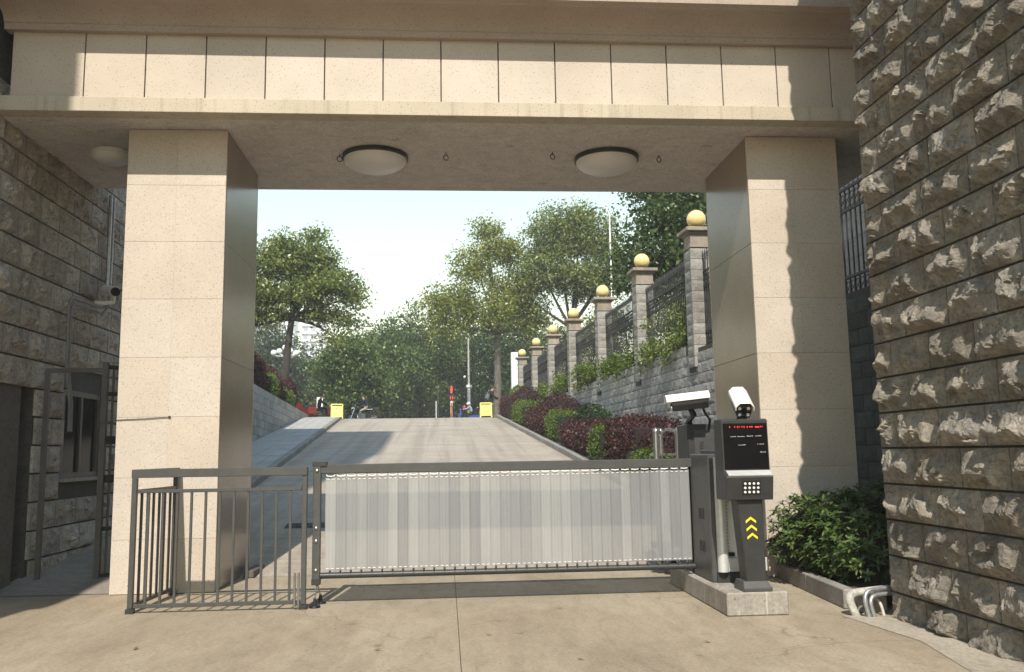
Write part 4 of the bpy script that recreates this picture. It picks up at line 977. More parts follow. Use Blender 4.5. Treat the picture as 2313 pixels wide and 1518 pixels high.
def tree(name, label, lat, s, zb, bend, fork, lobes, nleaf, ln, mat, r0=.2, bark='bark', group=None, clump=.5, perc=26, nlimb=26, cat='tree'):
    base = RP(lat, s, zb); root = empty(name, base, label, cat, group); r = random.Random(int(lat*100+s*7)&0xffff)
    W = lambda q: RP(lat+q[0], s+q[1], q[2])
    tr = MB(); f0 = W(fork); mid = (base+f0)/2+LL*bend
    path = []
    for i in range(7):
        t = i/6; p = base*(1-t)**2+mid*2*t*(1-t)+f0*t*t; path.append(p+Vector((noise.noise((t*3+s, lat, 1)), noise.noise((t*3, lat, s)), 0))*.05)
    tr.tube([base-Z*.3]+path, [r0*1.35]+[r0*(1.15-.45*i/6) for i in range(7)], 10)
    vol = np.array([l[3]*l[4]*l[5] for l in lobes]); vol = vol/vol.sum()
    ncl = max(8, nleaf//perc); cl = []
    for k in range(ncl):
        l = lobes[nr.choice(len(lobes), p=vol)]; d = nr.normal(size=3); d /= np.linalg.norm(d); rr = nr.random()**.38
        lump = 1+.22*noise.noise(Vector(d)*2.1+Vector((lat, l[2], s)))
        cl.append((l[0]+d[0]*l[3]*rr*lump, l[1]+d[1]*l[4]*rr*lump, l[2]+d[2]*l[5]*rr*lump))
    limbs = []
    for l in lobes:
        c = W((l[0], l[1], l[2])); m = f0.lerp(c, .5)+LL*((c-f0).dot(LL)*.22)+Z*(.12*(c-f0).length)*r.uniform(.3, 1.2)+Vector((r.uniform(-.3, .3), r.uniform(-.3, .3), 0))*l[3]*.4
        pts = [f0*(1-t)**2+m*2*t*(1-t)+c*t*t for t in [i/5 for i in range(6)]]
        tr.tube(pts, [r0*.46*(1-.78*i/5) for i in range(6)], 7); limbs.append((pts, l))
    for k in range(nlimb):
        q = cl[r.randrange(ncl)]; e = W(q)
        pts, l = min(limbs, key=lambda g: (g[0][-1]-e).length); a = pts[r.randint(2, 5)]
        m = a.lerp(e, .5)+Vector((r.uniform(-.2, .2), r.uniform(-.2, .2), r.uniform(-.1, .25)))
        tr.tube([a, m, e], [r0*.13, r0*.08, r0*.03], 5, False)
    tr.build('trunk', bark, root, smooth=True)
    c = np.array(cl); P = np.repeat(c, perc, 0)+nr.normal(size=(ncl*perc, 3))*np.array([1, 1, .62])*clump*.5
    Pw = P[:, :1]*np.array(LL)+P[:, 1:2]*np.array(DD)+np.stack([0*P[:, 0], 0*P[:, 0], P[:, 2]], 1)+np.array(RP(lat, s, 0))
    V, F = leaf_quads(Pw, ln, ln*.55, .35)
    o = npmesh('crown', V, F, mat, root); o['kind'] = 'stuff'
    return root
# lobes: (dlat, ds, z, rl, rs, rz) with z absolute
tree('camphor_tree', 'lone leafy tree with a leaning dark trunk above the left hedges', -6.05, 44, 3.4, -.1, (.40, 0, 8.2),
    [(-1.4, 0, 9.6, 1.3, 1.4, .9), (.3, .3, 11.0, 1.3, 1.4, 1.0), (2.5, -.2, 9.9, 1.1, 1.2, .7), (3.5, 0, 9.3, .7, .8, .5), (1.7, 0, 11.2, .9, 1.0, .75), (1.35, .2, 12.4, .5, .6, .6), (-1.2, .4, 11.3, 1.1, 1.2, .8), (3.0, 0, 8.1, .7, .8, .4), (1.9, .1, 8.4, .8, .9, .45), (-1.9, 0, 8.2, 1.0, 1.0, .5), (0.2, 0, 12.0, .75, .8, .5), (2.4, .1, 7.3, .55, .6, .3), (-2.6, 0, 10.2, 1.0, 1.0, .9), (.5, -.5, 9.3, 1.0, .9, .6), (1.4, -.3, 9.6, .9, .9, .6), (-.5, -.3, 8.5, .8, .8, .45), (-2.4, 0, 7.4, .9, .9, .4)], 27000, .19, 'leaf_tree', .21, clump=.66, nlimb=34, perc=60)
tree('camphor_tree', 'yellowish tree with a tall bare trunk beside the right ramp crest', 5.8, 56, 3.2, .05, (.15, 0, 9.1),
    [(-2.8, 0, 11.1, 1.9, 1.7, 1.3), (-1.2, 0, 13.5, 1.5, 1.4, 1.5), (-.4, .2, 15.7, 1.2, 1.2, 1.1), (1.1, 0, 14.6, 1.2, 1.2, 1.2), (1.4, 0, 11.7, 2.0, 1.8, 1.5), (-.2, -.5, 10.2, 1.8, 1.6, 1.0), (-2.9, 0, 9.5, 1.5, 1.4, .8), (2.5, 0, 9.8, 1.3, 1.3, 1.0), (-.7, 0, 16.7, .5, .5, .6)], 21000, .21, 'leaf_yellowish', .25, 'bark_grey', clump=.80, nlimb=36, perc=56)
tree('camphor_tree', 'tall spreading tree behind the boundary wall with forked dark limbs', 10.6, 55, 3.6, .2, (0, 0, 9.4),
    [(-.6, 0, 15.6, 2.0, 1.9, 1.9), (1.4, 0, 15.4, 1.8, 1.8, 1.9), (-1.6, 0, 13.0, 1.9, 1.8, 1.6), (2.4, 0, 12.8, 1.8, 1.8, 1.6), (.4, -.5, 12.2, 1.8, 1.6, 1.3), (3.0, 0, 14.4, 1.0, 1.0, 1.0), (.9, 0, 17.0, .9, .9, .7), (-2.3, 0, 11.0, 1.0, 1.0, .9)], 25000, .21, 'leaf_tree', .25, clump=.80, nlimb=36, perc=56)
tree('evergreen_tree', 'dense dark evergreen overhanging the fence at the upper right', 10.4, 31, 3.6, .1, (0, 0, 6.6),
    [(-.4, 0, 9.0, 2.2, 2.0, 1.7), (1.2, 0, 10.4, 2.2, 2.0, 1.8), (-1.5, 0, 7.8, 1.2, 1.3, .9), (.6, 0, 7.2, 1.9, 1.6, 1.0), (-.6, 0, 10.8, 1.4, 1.4, 1.2), (2.6, 0, 8.6, 1.6, 1.6, 1.6)], 24000, .21, 'leaf_dark', .22, clump=.7, perc=50)
for i, (lat, s, h, rr, lab, mt) in enumerate((
    (8.6, 25.5, 2.4, 1.0, 'leafy understorey tree behind the fence panel nearest the gate', 'leaf_tree'), (8.3, 35, 3.2, 1.3, 'small green tree behind the third fence panel', 'leaf_tree'), (8.6, 46, 4.2, 1.8, 'bushy tree behind the far fence panels', 'leaf_dark'))):
    tree('understorey_tree', lab, lat, s, 3.55, 0, (0, 0, 3.55+h*.45), [(0, 0, 3.6+h*.75, rr, rr*1.5, h*.36), (.2, .6, 3.6+h*.95, rr*.7, rr, h*.25)], 3200, .15, mt, .09, group='small trees behind the fence', nlimb=14)
GM = 'trees beyond the ramp crest'
mid = [(-3.8, 62, 10.4, 2.4, 'leaf_mid', 'round green tree behind the motorcyclist'), (-1.5, 70, 12.2, 3.0, 'leaf_mid', 'broad green tree in the middle beyond the crest'),
       (1.2, 73, 14.2, 3.1, 'leaf_mid', 'taller green tree right of the broad middle tree'), (3.6, 84, 13.6, 3.4, 'leaf_dark', 'dark tree between the middle trees and the yellowish tree'),
       (6.2, 80, 14.2, 3.6, 'leaf_dark', 'dark tree standing behind the yellowish tree'), (9.6, 76, 14.6, 3.8, 'leaf_dark', 'dark tree behind the white column'),
       (-6.6, 92, 11.8, 3.4, 'leaf_far', 'pale green tree behind the tricycle rider'), (-10.2, 96, 13.2, 3.4, 'leaf_far', 'pale green tree behind the globe cluster lamp'),
       (-14.0, 92, 15.4, 3.2, 'leaf_far', 'hazy tree at the far left edge of the opening'), (-3.4, 98, 12.4, 3.8, 'leaf_dark', 'dark tree in the back row behind the round green tree')]
for lat, s, top, rr, mt, lab in mid:
    hgt = top-3.2
    lob = []
    for k in range(6):
        a = k*1.05+lat; lob.append((math.cos(a)*rr*.55, math.sin(a)*rr*.5, 3.2+hgt*(.48+.10*(k % 3)), rr*.58, rr*.55, hgt*.20))
    lob += [(0, 0, 3.2+hgt*.80, rr*.6, rr*.6, hgt*.2), (rr*.2, 0, 3.2+hgt*.55, rr*.8, rr*.8, hgt*.22)]
    lob += [(math.cos(k*1.6)*rr*.6, math.sin(k*1.6)*rr*.5, 3.2+hgt*.30, rr*.5, rr*.5, hgt*.13) for k in range(4)]
    tree('broadleaf_tree', lab, lat, s, 3.2, .1, (0, 0, 3.2+hgt*.33), lob, 17000, .26 if s < 85 else .32, mt, .2, group=GM, clump=.95, nlimb=14, perc=60)
def wood(name, lat0, lat1, s0, s1, z0, z1, n, ln, mat, label=None):
    P = np.stack([nr.uniform(lat0, lat1, n), nr.uniform(s0, s1, n), np.zeros(n)], 1)
    top = np.array([z0+(z1-z0)*(.62+.38*noise.noise((p[0]*.16, p[1]*.1, 2))+.12*noise.noise((p[0]*.7, p[1]*.5, 4))) for p in P])
    P[:, 2] = z0+(top-z0)*nr.random(n)**.7
    Pw = P[:, :1]*np.array(LL)+P[:, 1:2]*np.array(DD)+np.stack([0*P[:, 0], 0*P[:, 0], P[:, 2]], 1)
    V, F = leaf_quads(Pw, ln, ln*.6, .3); o = npmesh(name, V, F, mat); tag(o, label, None, None, 'stuff'); return o
wood('distant_wood', -26, 34, 104, 124, 3.0, 10.0, 46000, .75, 'leaf_dark', 'dark belt of woodland closing the view behind the trees')
hedge('box', -3.2, 3.6, 76, 78, 1.55, 'leaf_tree', 'long green hedge across the end of the road beyond the crest', 3.2, dens=150, ln=.16)
hedge('dome', -3.0, .2, 84, 87, 3.6, 'leaf_dark', 'dark dome-shaped bush left of centre beyond the crest', 3.2, 'bush', 130, .2)
hedge('dome', .2, 3.4, 86, 89, 3.4, 'leaf_dark', 'dark dome-shaped bush right of centre beyond the crest', 3.2, 'bush', 130, .2)
hedge('dome', 5.4, 6.6, 45.5, 47, 1.75, 'leaf_tree', 'spiky green shrub at the foot of the white column', 3.2, 'shrub', 300, .2, name='leafy_shrub')

# ------------------------------------------------------------------ street things beyond the crest
ZP = 3.24
wcn = MB().rbox(6.45, 6.87, 53.0, 53.4, ZP, 7.55).build('white_column', 'white_paint', bevel=.02); tag(wcn, 'plain white square column at the far end of the boundary wall', 'column')
def aboard(lat, s, label):
    z = zr(s); t = empty('folding_sign', RP(lat, s, z), label, 'sign', 'yellow folding signs at the crest')
    w, h = .60, .74
    for sg, nm in ((-1, 'front'), (1, 'back')):
        def P(x, y, o=0): return RP(lat+x, s+sg*(.16*(1-y/h)+o), z+.03+y)
        for x0, x1, y0, y1 in ((-w/2, w/2, .08, h-.11), (-w/2, w/2, h-.05, h), (-w/2, -w/2+.05, 0, h), (w/2-.05, w/2, 0, h)):
            MB().prism([P(x0, y0), P(x1, y0), P(x1, y1), P(x0, y1)], DD*.018).build('board' if y0 == .08 else 'frame', 'yellow_sign', t)
    me = text_mesh('P', .15); me.materials.append(MATS['ink'])
    o = bpy.data.objects.new('letter', me); COL.objects.link(o); o.parent = t
    o.location = RP(lat, s-.16*(1-.50/h)-.012, z+.03+.50)-base_of(t); o.rotation_euler = (math.pi/2, 0, RA)
    for k in range(4):
        for a, b in ((.02, .012), (.05, .012), (.035, .045)):
            x = -.15+.08*k; y = .26+a-.02
            q = [RP(lat+x+dx, s-.16*(1-(y+dy)/h)-.004, z+.03+y+dy) for dx, dy in ((0, 0), (.055 if b < .02 else .012, 0), (.055 if b < .02 else .012, b), (0, b))]
            MB().prism(q, DD*-.002).build('character', 'ink', t)
    q = [RP(lat+dx, s-.16*(1-dy/h)-.004, z+.03+dy) for dx, dy in ((-.16, .18), (.16, .18), (.16, .195), (-.16, .195))]; MB().prism(q, DD*-.002).build('character', 'ink_red', t)
aboard(-3.36, 43.7, 'yellow folding parking sign on the left pavement edge at the crest')
aboard(3.98, 43.6, 'yellow folding parking sign on the right side of the crest')
sg = empty('pedestrian_signal', RP(3.32, 64, ZP), 'pedestrian signal post with red figure and countdown beyond the crest', 'traffic signal')
MB().rbox(3.24, 3.40, 63.95, 64.05, ZP, ZP+2.0).build('post', 'white_paint', sg, bevel=.01)
MB().rbox(3.19, 3.45, 63.93, 64.09, ZP+2.02, ZP+3.2).build('head', 'black_plastic', sg, bevel=.02)
fig = MB().sphere(RP(3.32, 63.92, ZP+3.02), .05, 10, 8); fig.add([RP(3.32+a, 63.92, ZP+b) for a, b in ((-.06, 2.95), (.06, 2.95), (.075, 2.76), (.035, 2.72), (.05, 2.58), (-.05, 2.58), (-.035, 2.72), (-.075, 2.76))], [tuple(range(8))])
fig.build('red_figure', 'signal_red', sg)
me = text_mesh('11', .34); me.materials.append(MATS['signal_red']); o = bpy.data.objects.new('countdown', me); COL.objects.link(o); o.parent = sg
o.location = RP(3.32, 63.915, ZP+2.22)-base_of(sg); o.rotation_euler = (math.pi/2, 0, RA)
ls_ = MB().rbox(3.275, 3.365, 63.93, 63.951, ZP+.3, ZP+1.85).build('light_strip', 'ink_red', sg)
for k in range(6):
    for a, b in ((0, .12), (.06, .12), (.12, .12)): MB().rbox(3.29+.0*a, 3.35, 63.92, 63.929, ZP+.42+.24*k+a, ZP+.45+.24*k+a).build('strip_character', 'led_orange', ls_)
pp = empty('camera_pole', RP(4.60, 64, ZP), 'white pole with blue and yellow bands beyond the right sign', 'pole')
MB().tube([RP(4.60, 64, ZP), RP(4.60, 64, ZP+3.0)], .11, 12).build('lower_pole', 'white_paint', pp, smooth=True)
MB().tube([RP(4.60, 64, ZP+3.0), RP(4.60, 64, ZP+7.6)], [.085, .045], 12).build('upper_pole', 'pipe_pale', pp, smooth=True)
MB().tube([RP(4.60, 64, ZP+.6), RP(4.60, 64, ZP+1.1)], .116, 12).tube([RP(4.60, 64, ZP+1.32), RP(4.60, 64, ZP+1.55)], .116, 12).build('blue_band', 'blue_paint', pp)
MB().tube([RP(4.60, 64, ZP+1.12), RP(4.60, 64, ZP+1.30)], .116, 12).build('yellow_band', 'yellow_paint', pp)
MB().rbox(4.40, 4.82, 63.8, 64.2, ZP+2.95, ZP+3.15).build('equipment_box', 'white_paint', pp, bevel=.03); MB().sphere(RP(4.30, 63.9, ZP+3.75), .1, 10, 8).build('dome_camera', 'white_paint', pp)
for lat, h, w in ((2.34, 2.85, 'taller thin grey post left of the red pedestrian signal'), (2.20, 2.0, 'shorter thin white post left of the red pedestrian signal')):
    tag(MB().tube([RP(lat, 64, ZP), RP(lat, 64, ZP+h)], .035, 8).lathe(RP(lat, 64, ZP), [(.09, 0), (.09, .03)], 10).build('thin_post', 'white_paint' if h < 2.5 else 'alu_frame', smooth=True), w, 'post')
ns = empty('notice_board', RP(-5.55, 58, ZP), 'small white notice board on a post behind the tricycle rider', 'sign')
MB().tube([RP(-5.55, 58, ZP), RP(-5.55, 58, ZP+1.9)], .035, 8).build('post', 'alu_frame', ns); MB().rbox(-5.75, -5.37, 57.9, 57.94, ZP+1.25, ZP+1.95).build('board', 'white_paint', ns)
MB().prism([RP(-5.70, 57.89, ZP+1.72), RP(-5.42, 57.89, ZP+1.72), RP(-5.42, 57.89, ZP+1.78), RP(-5.70, 57.89, ZP+1.78)], DD*-.003).build('printed_line', 'grey_cloth', ns)
# lamps
sl_ = empty('street_lamp', RP(9.25, 38, 3.62), 'tall white street lamp with a single arm behind the fence', 'street lamp')
MB().tube([RP(9.25, 38, 3.62), RP(9.25, 38, 12.2)], [.06, .035], 12).build('pole', 'white_paint', sl_, smooth=True)
MB().tube([RP(9.25, 38, 12.15), RP(9.12, 38, 12.45), RP(8.9, 38, 12.52), RP(8.62, 38, 12.44)], [.04, .03, .025, .02], 8).build('arm', 'white_paint', sl_, smooth=True)
MB().prism([RP(8.70, 37.9, 12.44), RP(8.70, 38.1, 12.44), RP(8.42, 38.08, 12.36), RP(8.40, 37.92, 12.36)], (0, 0, .05)).build('lamp_head', 'paint_dark', sl_)
gcl = empty('globe_cluster_lamp', RP(-8.1, 60, 3.3), 'white cluster lamp with several globes behind the left tree trunk', 'street lamp')
MB().tube([RP(-8.1, 60, 3.3), RP(-8.1, 60, 8.7)], [.09, .06], 10).build('pole', 'white_paint', gcl, smooth=True)
for k, (dx, dz) in enumerate(((-.75, 0), (-.4, .12), (.35, .12), (.72, 0), (0, .35), (.5, -.1))):
    MB().tube([RP(-8.1, 60, 8.1+dz*.3), RP(-8.1+dx, 60+.2*(k % 2), 8.15+dz)], .025, 6).build('arm', 'white_paint', gcl); MB().sphere(RP(-8.1+dx, 60+.2*(k % 2), 8.35+dz), .2, 14, 10).build('globe', 'white_plastic', gcl, smooth=True)
fl = empty('street_lamp', RP(-4.8, 90, ZP), 'thin far street lamp with a forked top above the middle trees', 'street lamp')
MB().tube([RP(-4.8, 90, ZP), RP(-4.8, 90, 14.6)], [.1, .05], 8).build('pole', 'white_paint', fl)
for d in (-1, 1): MB().tube([RP(-4.8, 90, 14.5), RP(-4.8+.6*d, 90, 15.0)], [.04, .08], 6).build('lamp_head', 'white_paint', fl)
# far buildings
def tower(lat, s, w, d, h, mat, label, floors, cols):
    t = empty('apartment_tower' if floors > 6 else 'office_block', RP(lat, s, 3), label, 'building', 'hazy far buildings')
    MB().rbox(lat-w/2, lat+w/2, s, s+d, 3, 3+h).build('wall', mat, t)
    MB().rbox(lat-w*.2, lat+w*.2, s+1, s+d-1, 3+h, 3+h+3).build('roof_room', mat, t)
    fh = h/floors
    for f in range(floors):
        for c in range(cols):
            x = lat-w/2+w*(c+.5)/cols; cw = w/cols*.30
            MB().rbox(x-cw, x+cw, s-.05, s+.02, 3+fh*(f+.3), 3+fh*(f+.8)).build('window', 'window_far', t)
        MB().rbox(lat-w/2-.3, lat+w/2+.3, s-.8, s+.0, 3+fh*f, 3+fh*f+.35).build('balcony', mat, t)
tower(-46, 330, 9, 12, 50, 'building_pale', 'pale slender apartment tower left of the tree trunk', 17, 3)
tower(-36.5, 350, 9, 12, 62, 'building_pale', 'taller pale apartment tower seen through the left tree', 20, 3)
tower(-58, 340, 12, 12, 52, 'building_blue', 'bluish glass tower at the left edge of the opening', 14, 4)
tower(-32.5, 420, 16, 14, 44, 'building_blue', 'grey-blue slab building right of the apartment towers', 12, 5)
tower(-6.5, 140, 22, 8, 9, 'building_pale', 'low pale building glimpsed under the middle trees', 3, 9)

# ------------------------------------------------------------------ people and vehicles
def person(root, J, E, hair=None):
    """J: name -> (x, y, z, radius, material) in root-local axes (x along LL, y along DD)"""
    names = list(J); me = bpy.data.meshes.new('body')
    loc = [LL*J[n][0]+DD*J[n][1]+Z*J[n][2] for n in names]
    me.from_pydata([tuple(p) for p in loc], [(names.index(a), names.index(b)) for a, b in E], []); me.update()
    o = bpy.data.objects.new('body', me); COL.objects.link(o)
    sk = o.modifiers.new('skin', 'SKIN'); sk.use_smooth_shade = True
    for i, n in enumerate(names):
        d = me.skin_vertices[0].data[i]; d.radius = (J[n][3], J[n][3]); d.use_root = n == 'pelvis'
    sb = o.modifiers.new('sub', 'SUBSURF'); sb.levels = 1; sb.render_levels = 1
    dg = bpy.context.evaluated_depsgraph_get(); m2 = bpy.data.meshes.new_from_object(o.evaluated_get(dg))
    bpy.data.objects.remove(o); b = bpy.data.objects.new('body', m2); COL.objects.link(b); b.parent = root
    m2.materials.clear(); mats = []
    for n in names:
        if J[n][4] not in mats: mats.append(J[n][4])
    for q in mats: m2.materials.append(MATS[q])
    for p in m2.polygons:
        c = p.center; k = min(range(len(names)), key=lambda i: (loc[i]-c).length-J[names[i]][3]*.5); p.material_index = mats.index(J[names[k]][4])
    for p in m2.polygons: p.use_smooth = True
    return b
def cap(root, c, r, mat, name, sc=(1, 1, 1), cut=-.2):
    m = MB(); prof = []
    for i in range(9):
        a = math.pi*i/8; h = math.cos(a)
        if h >= cut: prof.append((max(.001, math.sin(a))*r, h*r))
    k = len(m.v); m.lathe((0, 0, 0), prof, 14); cc = LL*c[0]+DD*c[1]+Z*c[2]
    m.v = [tuple(cc+Vector((v[0]*sc[0], v[1]*sc[1], v[2]*sc[2]))) for v in m.v]
    o = MB(); o.v = m.v; o.f = m.f; me = local_mesh(o, name, mat, True); q = bpy.data.objects.new(name, me); COL.objects.link(q); q.parent = root; return q
EB = [('pelvis', 'belly'), ('belly', 'chest'), ('chest', 'neck'), ('neck', 'head'), ('head', 'crown')]
for sd in 'lr':
    EB += [('pelvis', 'hip'+sd), ('hip'+sd, 'knee'+sd), ('knee'+sd, 'ankle'+sd), ('ankle'+sd, 'toe'+sd), ('chest', 'sho'+sd), ('sho'+sd, 'elb'+sd), ('elb'+sd, 'wri'+sd), ('wri'+sd, 'han'+sd)]
def figure(root, d, pel, bel, che, nec, hea, cro, knee, ank, elb, wri, top, trous, shoe='dark_cloth', sleeve=None, hw=.09, sw=.17):
    sleeve = sleeve or top
    J = {'pelvis': (*pel, .15, trous), 'belly': (*bel, .145, top), 'chest': (*che, .155, top), 'neck': (*nec, .055, 'skin'), 'head': (*hea, .092, 'skin'), 'crown': (*cro, .075, 'skin')}
    for sd, sg in (('l', -1), ('r', 1)):
        J['hip'+sd] = (pel[0], pel[1]+sg*hw, pel[2]-.04, .095, trous); k = knee[0 if sg < 0 else 1]; a = ank[0 if sg < 0 else 1]
        J['knee'+sd] = (*k, .065, trous); J['ankle'+sd] = (*a, .045, trous); J['toe'+sd] = (a[0]+d*.17, a[1], a[2]-.04, .04, shoe)
        J['sho'+sd] = (che[0], che[1]+sg*sw, che[2]+.07, .062, sleeve); e = elb[0 if sg < 0 else 1]; w = wri[0 if sg < 0 else 1]
        J['elb'+sd] = (*e, .05, sleeve); J['wri'+sd] = (*w, .036, sleeve); J['han'+sd] = (w[0]+d*.08, w[1], w[2]-.02, .04, 'skin')
    return person(root, J, EB)
# man bending beside the right sign
p1 = empty('person', RP(4.18, 45.6, ZP), 'person in grey vest and dark sleeves bending right beside the tree trunk', 'person')
figure(p1, 1, (0, 0, .92), (.07, 0, 1.10), (.20, 0, 1.30), (.31, 0, 1.43), (.40, 0, 1.49), (.45, 0, 1.57), ((.02, -.1, .48), (.02, .1, .48)), ((-.06, -.1, .07), (-.02, .1, .07)), ((.40, -.2, 1.10), (.38, .2, 1.08)), ((.62, -.14, 1.0), (.60, .14, .98)), 'grey_cloth', 'dark_cloth', sleeve='dark_cloth')
cap(p1, (.41, 0, 1.54), .108, 'hair', 'hair', cut=-.1)
# motorcycle + rider (facing left)
def wheel(root, c, R, mat='rubber', rim='chrome'):
    C_ = RP(0, 0, 0)+c; w = MB().torus(C_, R-.05, .05, LL, Z, 22, 8).build('wheel', mat, root, smooth=True)
    m = MB().torus(C_, R-.10, .015, LL, Z, 18, 6); 
    for k in range(6): a = math.pi*k/6; d = LL*math.cos(a)+Z*math.sin(a); m.tube([C_-d*(R-.1), C_+d*(R-.1)], .008, 5)
    m.build('rim', rim, w)
def motorcycle(lat, s, d, label, body='black_plastic', accent='chrome'):
    B_ = RP(lat, s, ZP); t = empty('motorcycle', B_, label, 'motorcycle'); Q = lambda x, y, z: B_+LL*(d*x)+DD*y+Z*z
    wheel(t, Q(.66, 0, .30), .30); wheel(t, Q(-.62, 0, .30), .30)
    MB().tube([Q(.66, -.07, .30), Q(.44, -.07, .92)], .025, 8).tube([Q(.66, .07, .30), Q(.44, .07, .92)], .025, 8).build('fork', accent, t, smooth=True)
    MB().tube([Q(.40, -.36, 1.06), Q(.46, -.2, 1.02), Q(.46, .2, 1.02), Q(.40, .36, 1.06)], .018, 8).build('handlebar', accent, t, smooth=True)
    for y in (-.3, .3): MB().tube([Q(.46, y, 1.05), Q(.48, y*1.1, 1.2)], .009, 5).sphere(Q(.48, y*1.12, 1.24), .055, 8, 6).build('mirror', 'black_plastic', t)
    MB().sphere(Q(.54, 0, .88), .11, 12, 8).build('headlight', 'chrome', t, smooth=True)
    MB().sphere(Q(.18, 0, .80), .2, 14, 8, (1.3, .75, .75)).build('tank', body, t, smooth=True)
    MB().obox(Q(-.30, 0, .80), LL, DD, Z, .62, .24, .10).build('seat', 'black_plastic', t, bevel=.04, seg=2)
    MB().obox(Q(.02, 0, .42), LL, DD, Z, .36, .24, .34).build('engine', 'galvanised', t, bevel=.04)
    MB().tube([Q(.35, 0, .85), Q(.2, 0, .3), Q(-.3, 0, .32), Q(-.62, 0, .3)], .03, 8).tube([Q(.2, 0, .72), Q(-.66, 0, .72)], .025, 8).build('frame', body, t, smooth=True)
    MB().tube([Q(.1, -.14, .28), Q(-.35, -.16, .26), Q(-.85, -.16, .36)], [.03, .04, .05], 8).build('exhaust', 'paint_dark', t, smooth=True)
    for y in (-.13, .13): MB().tube([Q(-.5, y, .88), Q(-.95, y, .90), Q(-.95, 0, .90)], .014, 6).build('rack_bar', accent, t)
    for k in range(3): MB().tube([Q(-.6-.12*k, -.13, .885), Q(-.6-.12*k, .13, .885)], .012, 6).build('rack_bar', accent, t)
    MB().prism([Q(-.35, -.08, .62), Q(-.95, -.08, .52), Q(-.98, -.08, .62), Q(-.4, -.08, .76)], DD*.16).build('rear_fender', body, t); MB().obox(Q(-.98, 0, .62), LL, DD, Z, .05, .14, .09).build('tail_light', 'red_paint', t)
    return t
motorcycle(-2.52, 52, -1, 'black motorcycle with chrome rear rack crossing behind the left sign')
p2 = empty('person', RP(-2.42, 52, ZP), 'rider in navy top and pale trousers seated on the motorcycle', 'person')
figure(p2, -1, (.12, 0, .92), (.10, 0, 1.08), (.02, 0, 1.28), (-.04, 0, 1.43), (-.08, 0, 1.53), (-.09, 0, 1.62), ((-.25, -.2, .72), (-.25, .2, .72)), ((-.10, -.22, .30), (-.10, .22, .30)), ((-.22, -.24, 1.13), (-.22, .24, 1.13)), ((-.46, -.3, 1.08), (-.46, .3, 1.08)), 'navy_cloth', 'khaki_cloth')
cap(p2, (-.07, 0, 1.59), .108, 'hair', 'hair', cut=-.1)
# cargo tricycle with driver (facing right)
tb = RP(-5.15, 50, ZP); tri = empty('cargo_tricycle', tb, 'red cargo tricycle parked at the far end of the left wall', 'tricycle'); Q = lambda x, y, z: tb+LL*x+DD*y+Z*z
for y in (-.42, .42): wheel(tri, Q(-.35, y, .28), .28)
wheel(tri, Q(1.05, 0, .28), .28)
MB().add([Q(-.85, -.5, .40), Q(.10, -.5, .40), Q(.10, .5, .40), Q(-.85, .5, .40), Q(-.90, -.55, .78), Q(.12, -.55, .78), Q(.12, .55, .78), Q(-.90, .55, .78), Q(-.82, -.47, .44), Q(.07, -.47, .44), Q(.07, .47, .44), Q(-.82, .47, .44)],
   [(3, 2, 1, 0), (0, 1, 5, 4), (1, 2, 6, 5), (2, 3, 7, 6), (3, 0, 4, 7), (4, 5, 9, 8), (5, 6, 10, 9), (6, 7, 11, 10), (7, 4, 8, 11), (8, 9, 10, 11)]).build('cargo_box', 'red_paint', tri)
MB().prism([Q(-.90, -.5, .78), Q(-.62, -.5, .80), Q(-.62, -.5, 1.12), Q(-.90, -.5, 1.12)], DD*1.0).build('tail_gate', 'red_paint', tri)
MB().obox(Q(.02, -.56, .66), LL, DD, Z, .46, .08, .40).build('side_locker', 'orange_red', tri, bevel=.03); MB().tube([Q(-.20, -.58, .86), Q(-.16, -.58, 1.0), Q(.20, -.58, 1.0), Q(.24, -.58, .86)], .022, 8).build('grab_handle', 'orange_red', tri, smooth=True)
MB().obox(Q(.34, 0, .72), LL, DD, Z, .40, .42, .12).build('seat', 'black_plastic', tri, bevel=.03); MB().tube([Q(.1, 0, .42), Q(.55, 0, .36), Q(.85, 0, .60), Q(.92, 0, .95)], .035, 8).build('frame', 'red_paint', tri, smooth=True)
MB().tube([Q(1.05, -.06, .28), Q(.90, -.06, .98)], .022, 6).tube([Q(1.05, .06, .28), Q(.90, .06, .98)], .022, 6).build('fork', 'chrome', tri); MB().tube([Q(.80, -.34, 1.04), Q(.90, -.1, 1.0), Q(.90, .1, 1.0), Q(.80, .34, 1.04)], .018, 6).build('handlebar', 'chrome', tri)
MB().sphere(Q(1.0, 0, .90), .09, 10, 8).build('headlight', 'chrome', tri); MB().prism([Q(.78, -.16, .34), Q(.92, -.16, .34), Q(.98, -.16, .85), Q(.88, -.16, .90)], DD*.32).build('leg_shield', 'red_paint', tri)
p3 = empty('person', RP(-4.83, 50, ZP), 'person in dark clothes sitting on the red cargo tricycle', 'person')
figure(p3, 1, (0, 0, .86), (.0, 0, 1.02), (.05, 0, 1.22), (.09, 0, 1.36), (.12, 0, 1.45), (.13, 0, 1.54), ((.38, -.14, .82), (.38, .14, .82)), ((.46, -.14, .42), (.46, .14, .42)), ((.24, -.24, 1.08), (.24, .24, 1.08)), ((.46, -.28, 1.04), (.46, .28, 1.04)), 'dark_cloth', 'dark_cloth')
cap(p3, (.12, 0, 1.51), .112, 'hair', 'hair', cut=-.1)
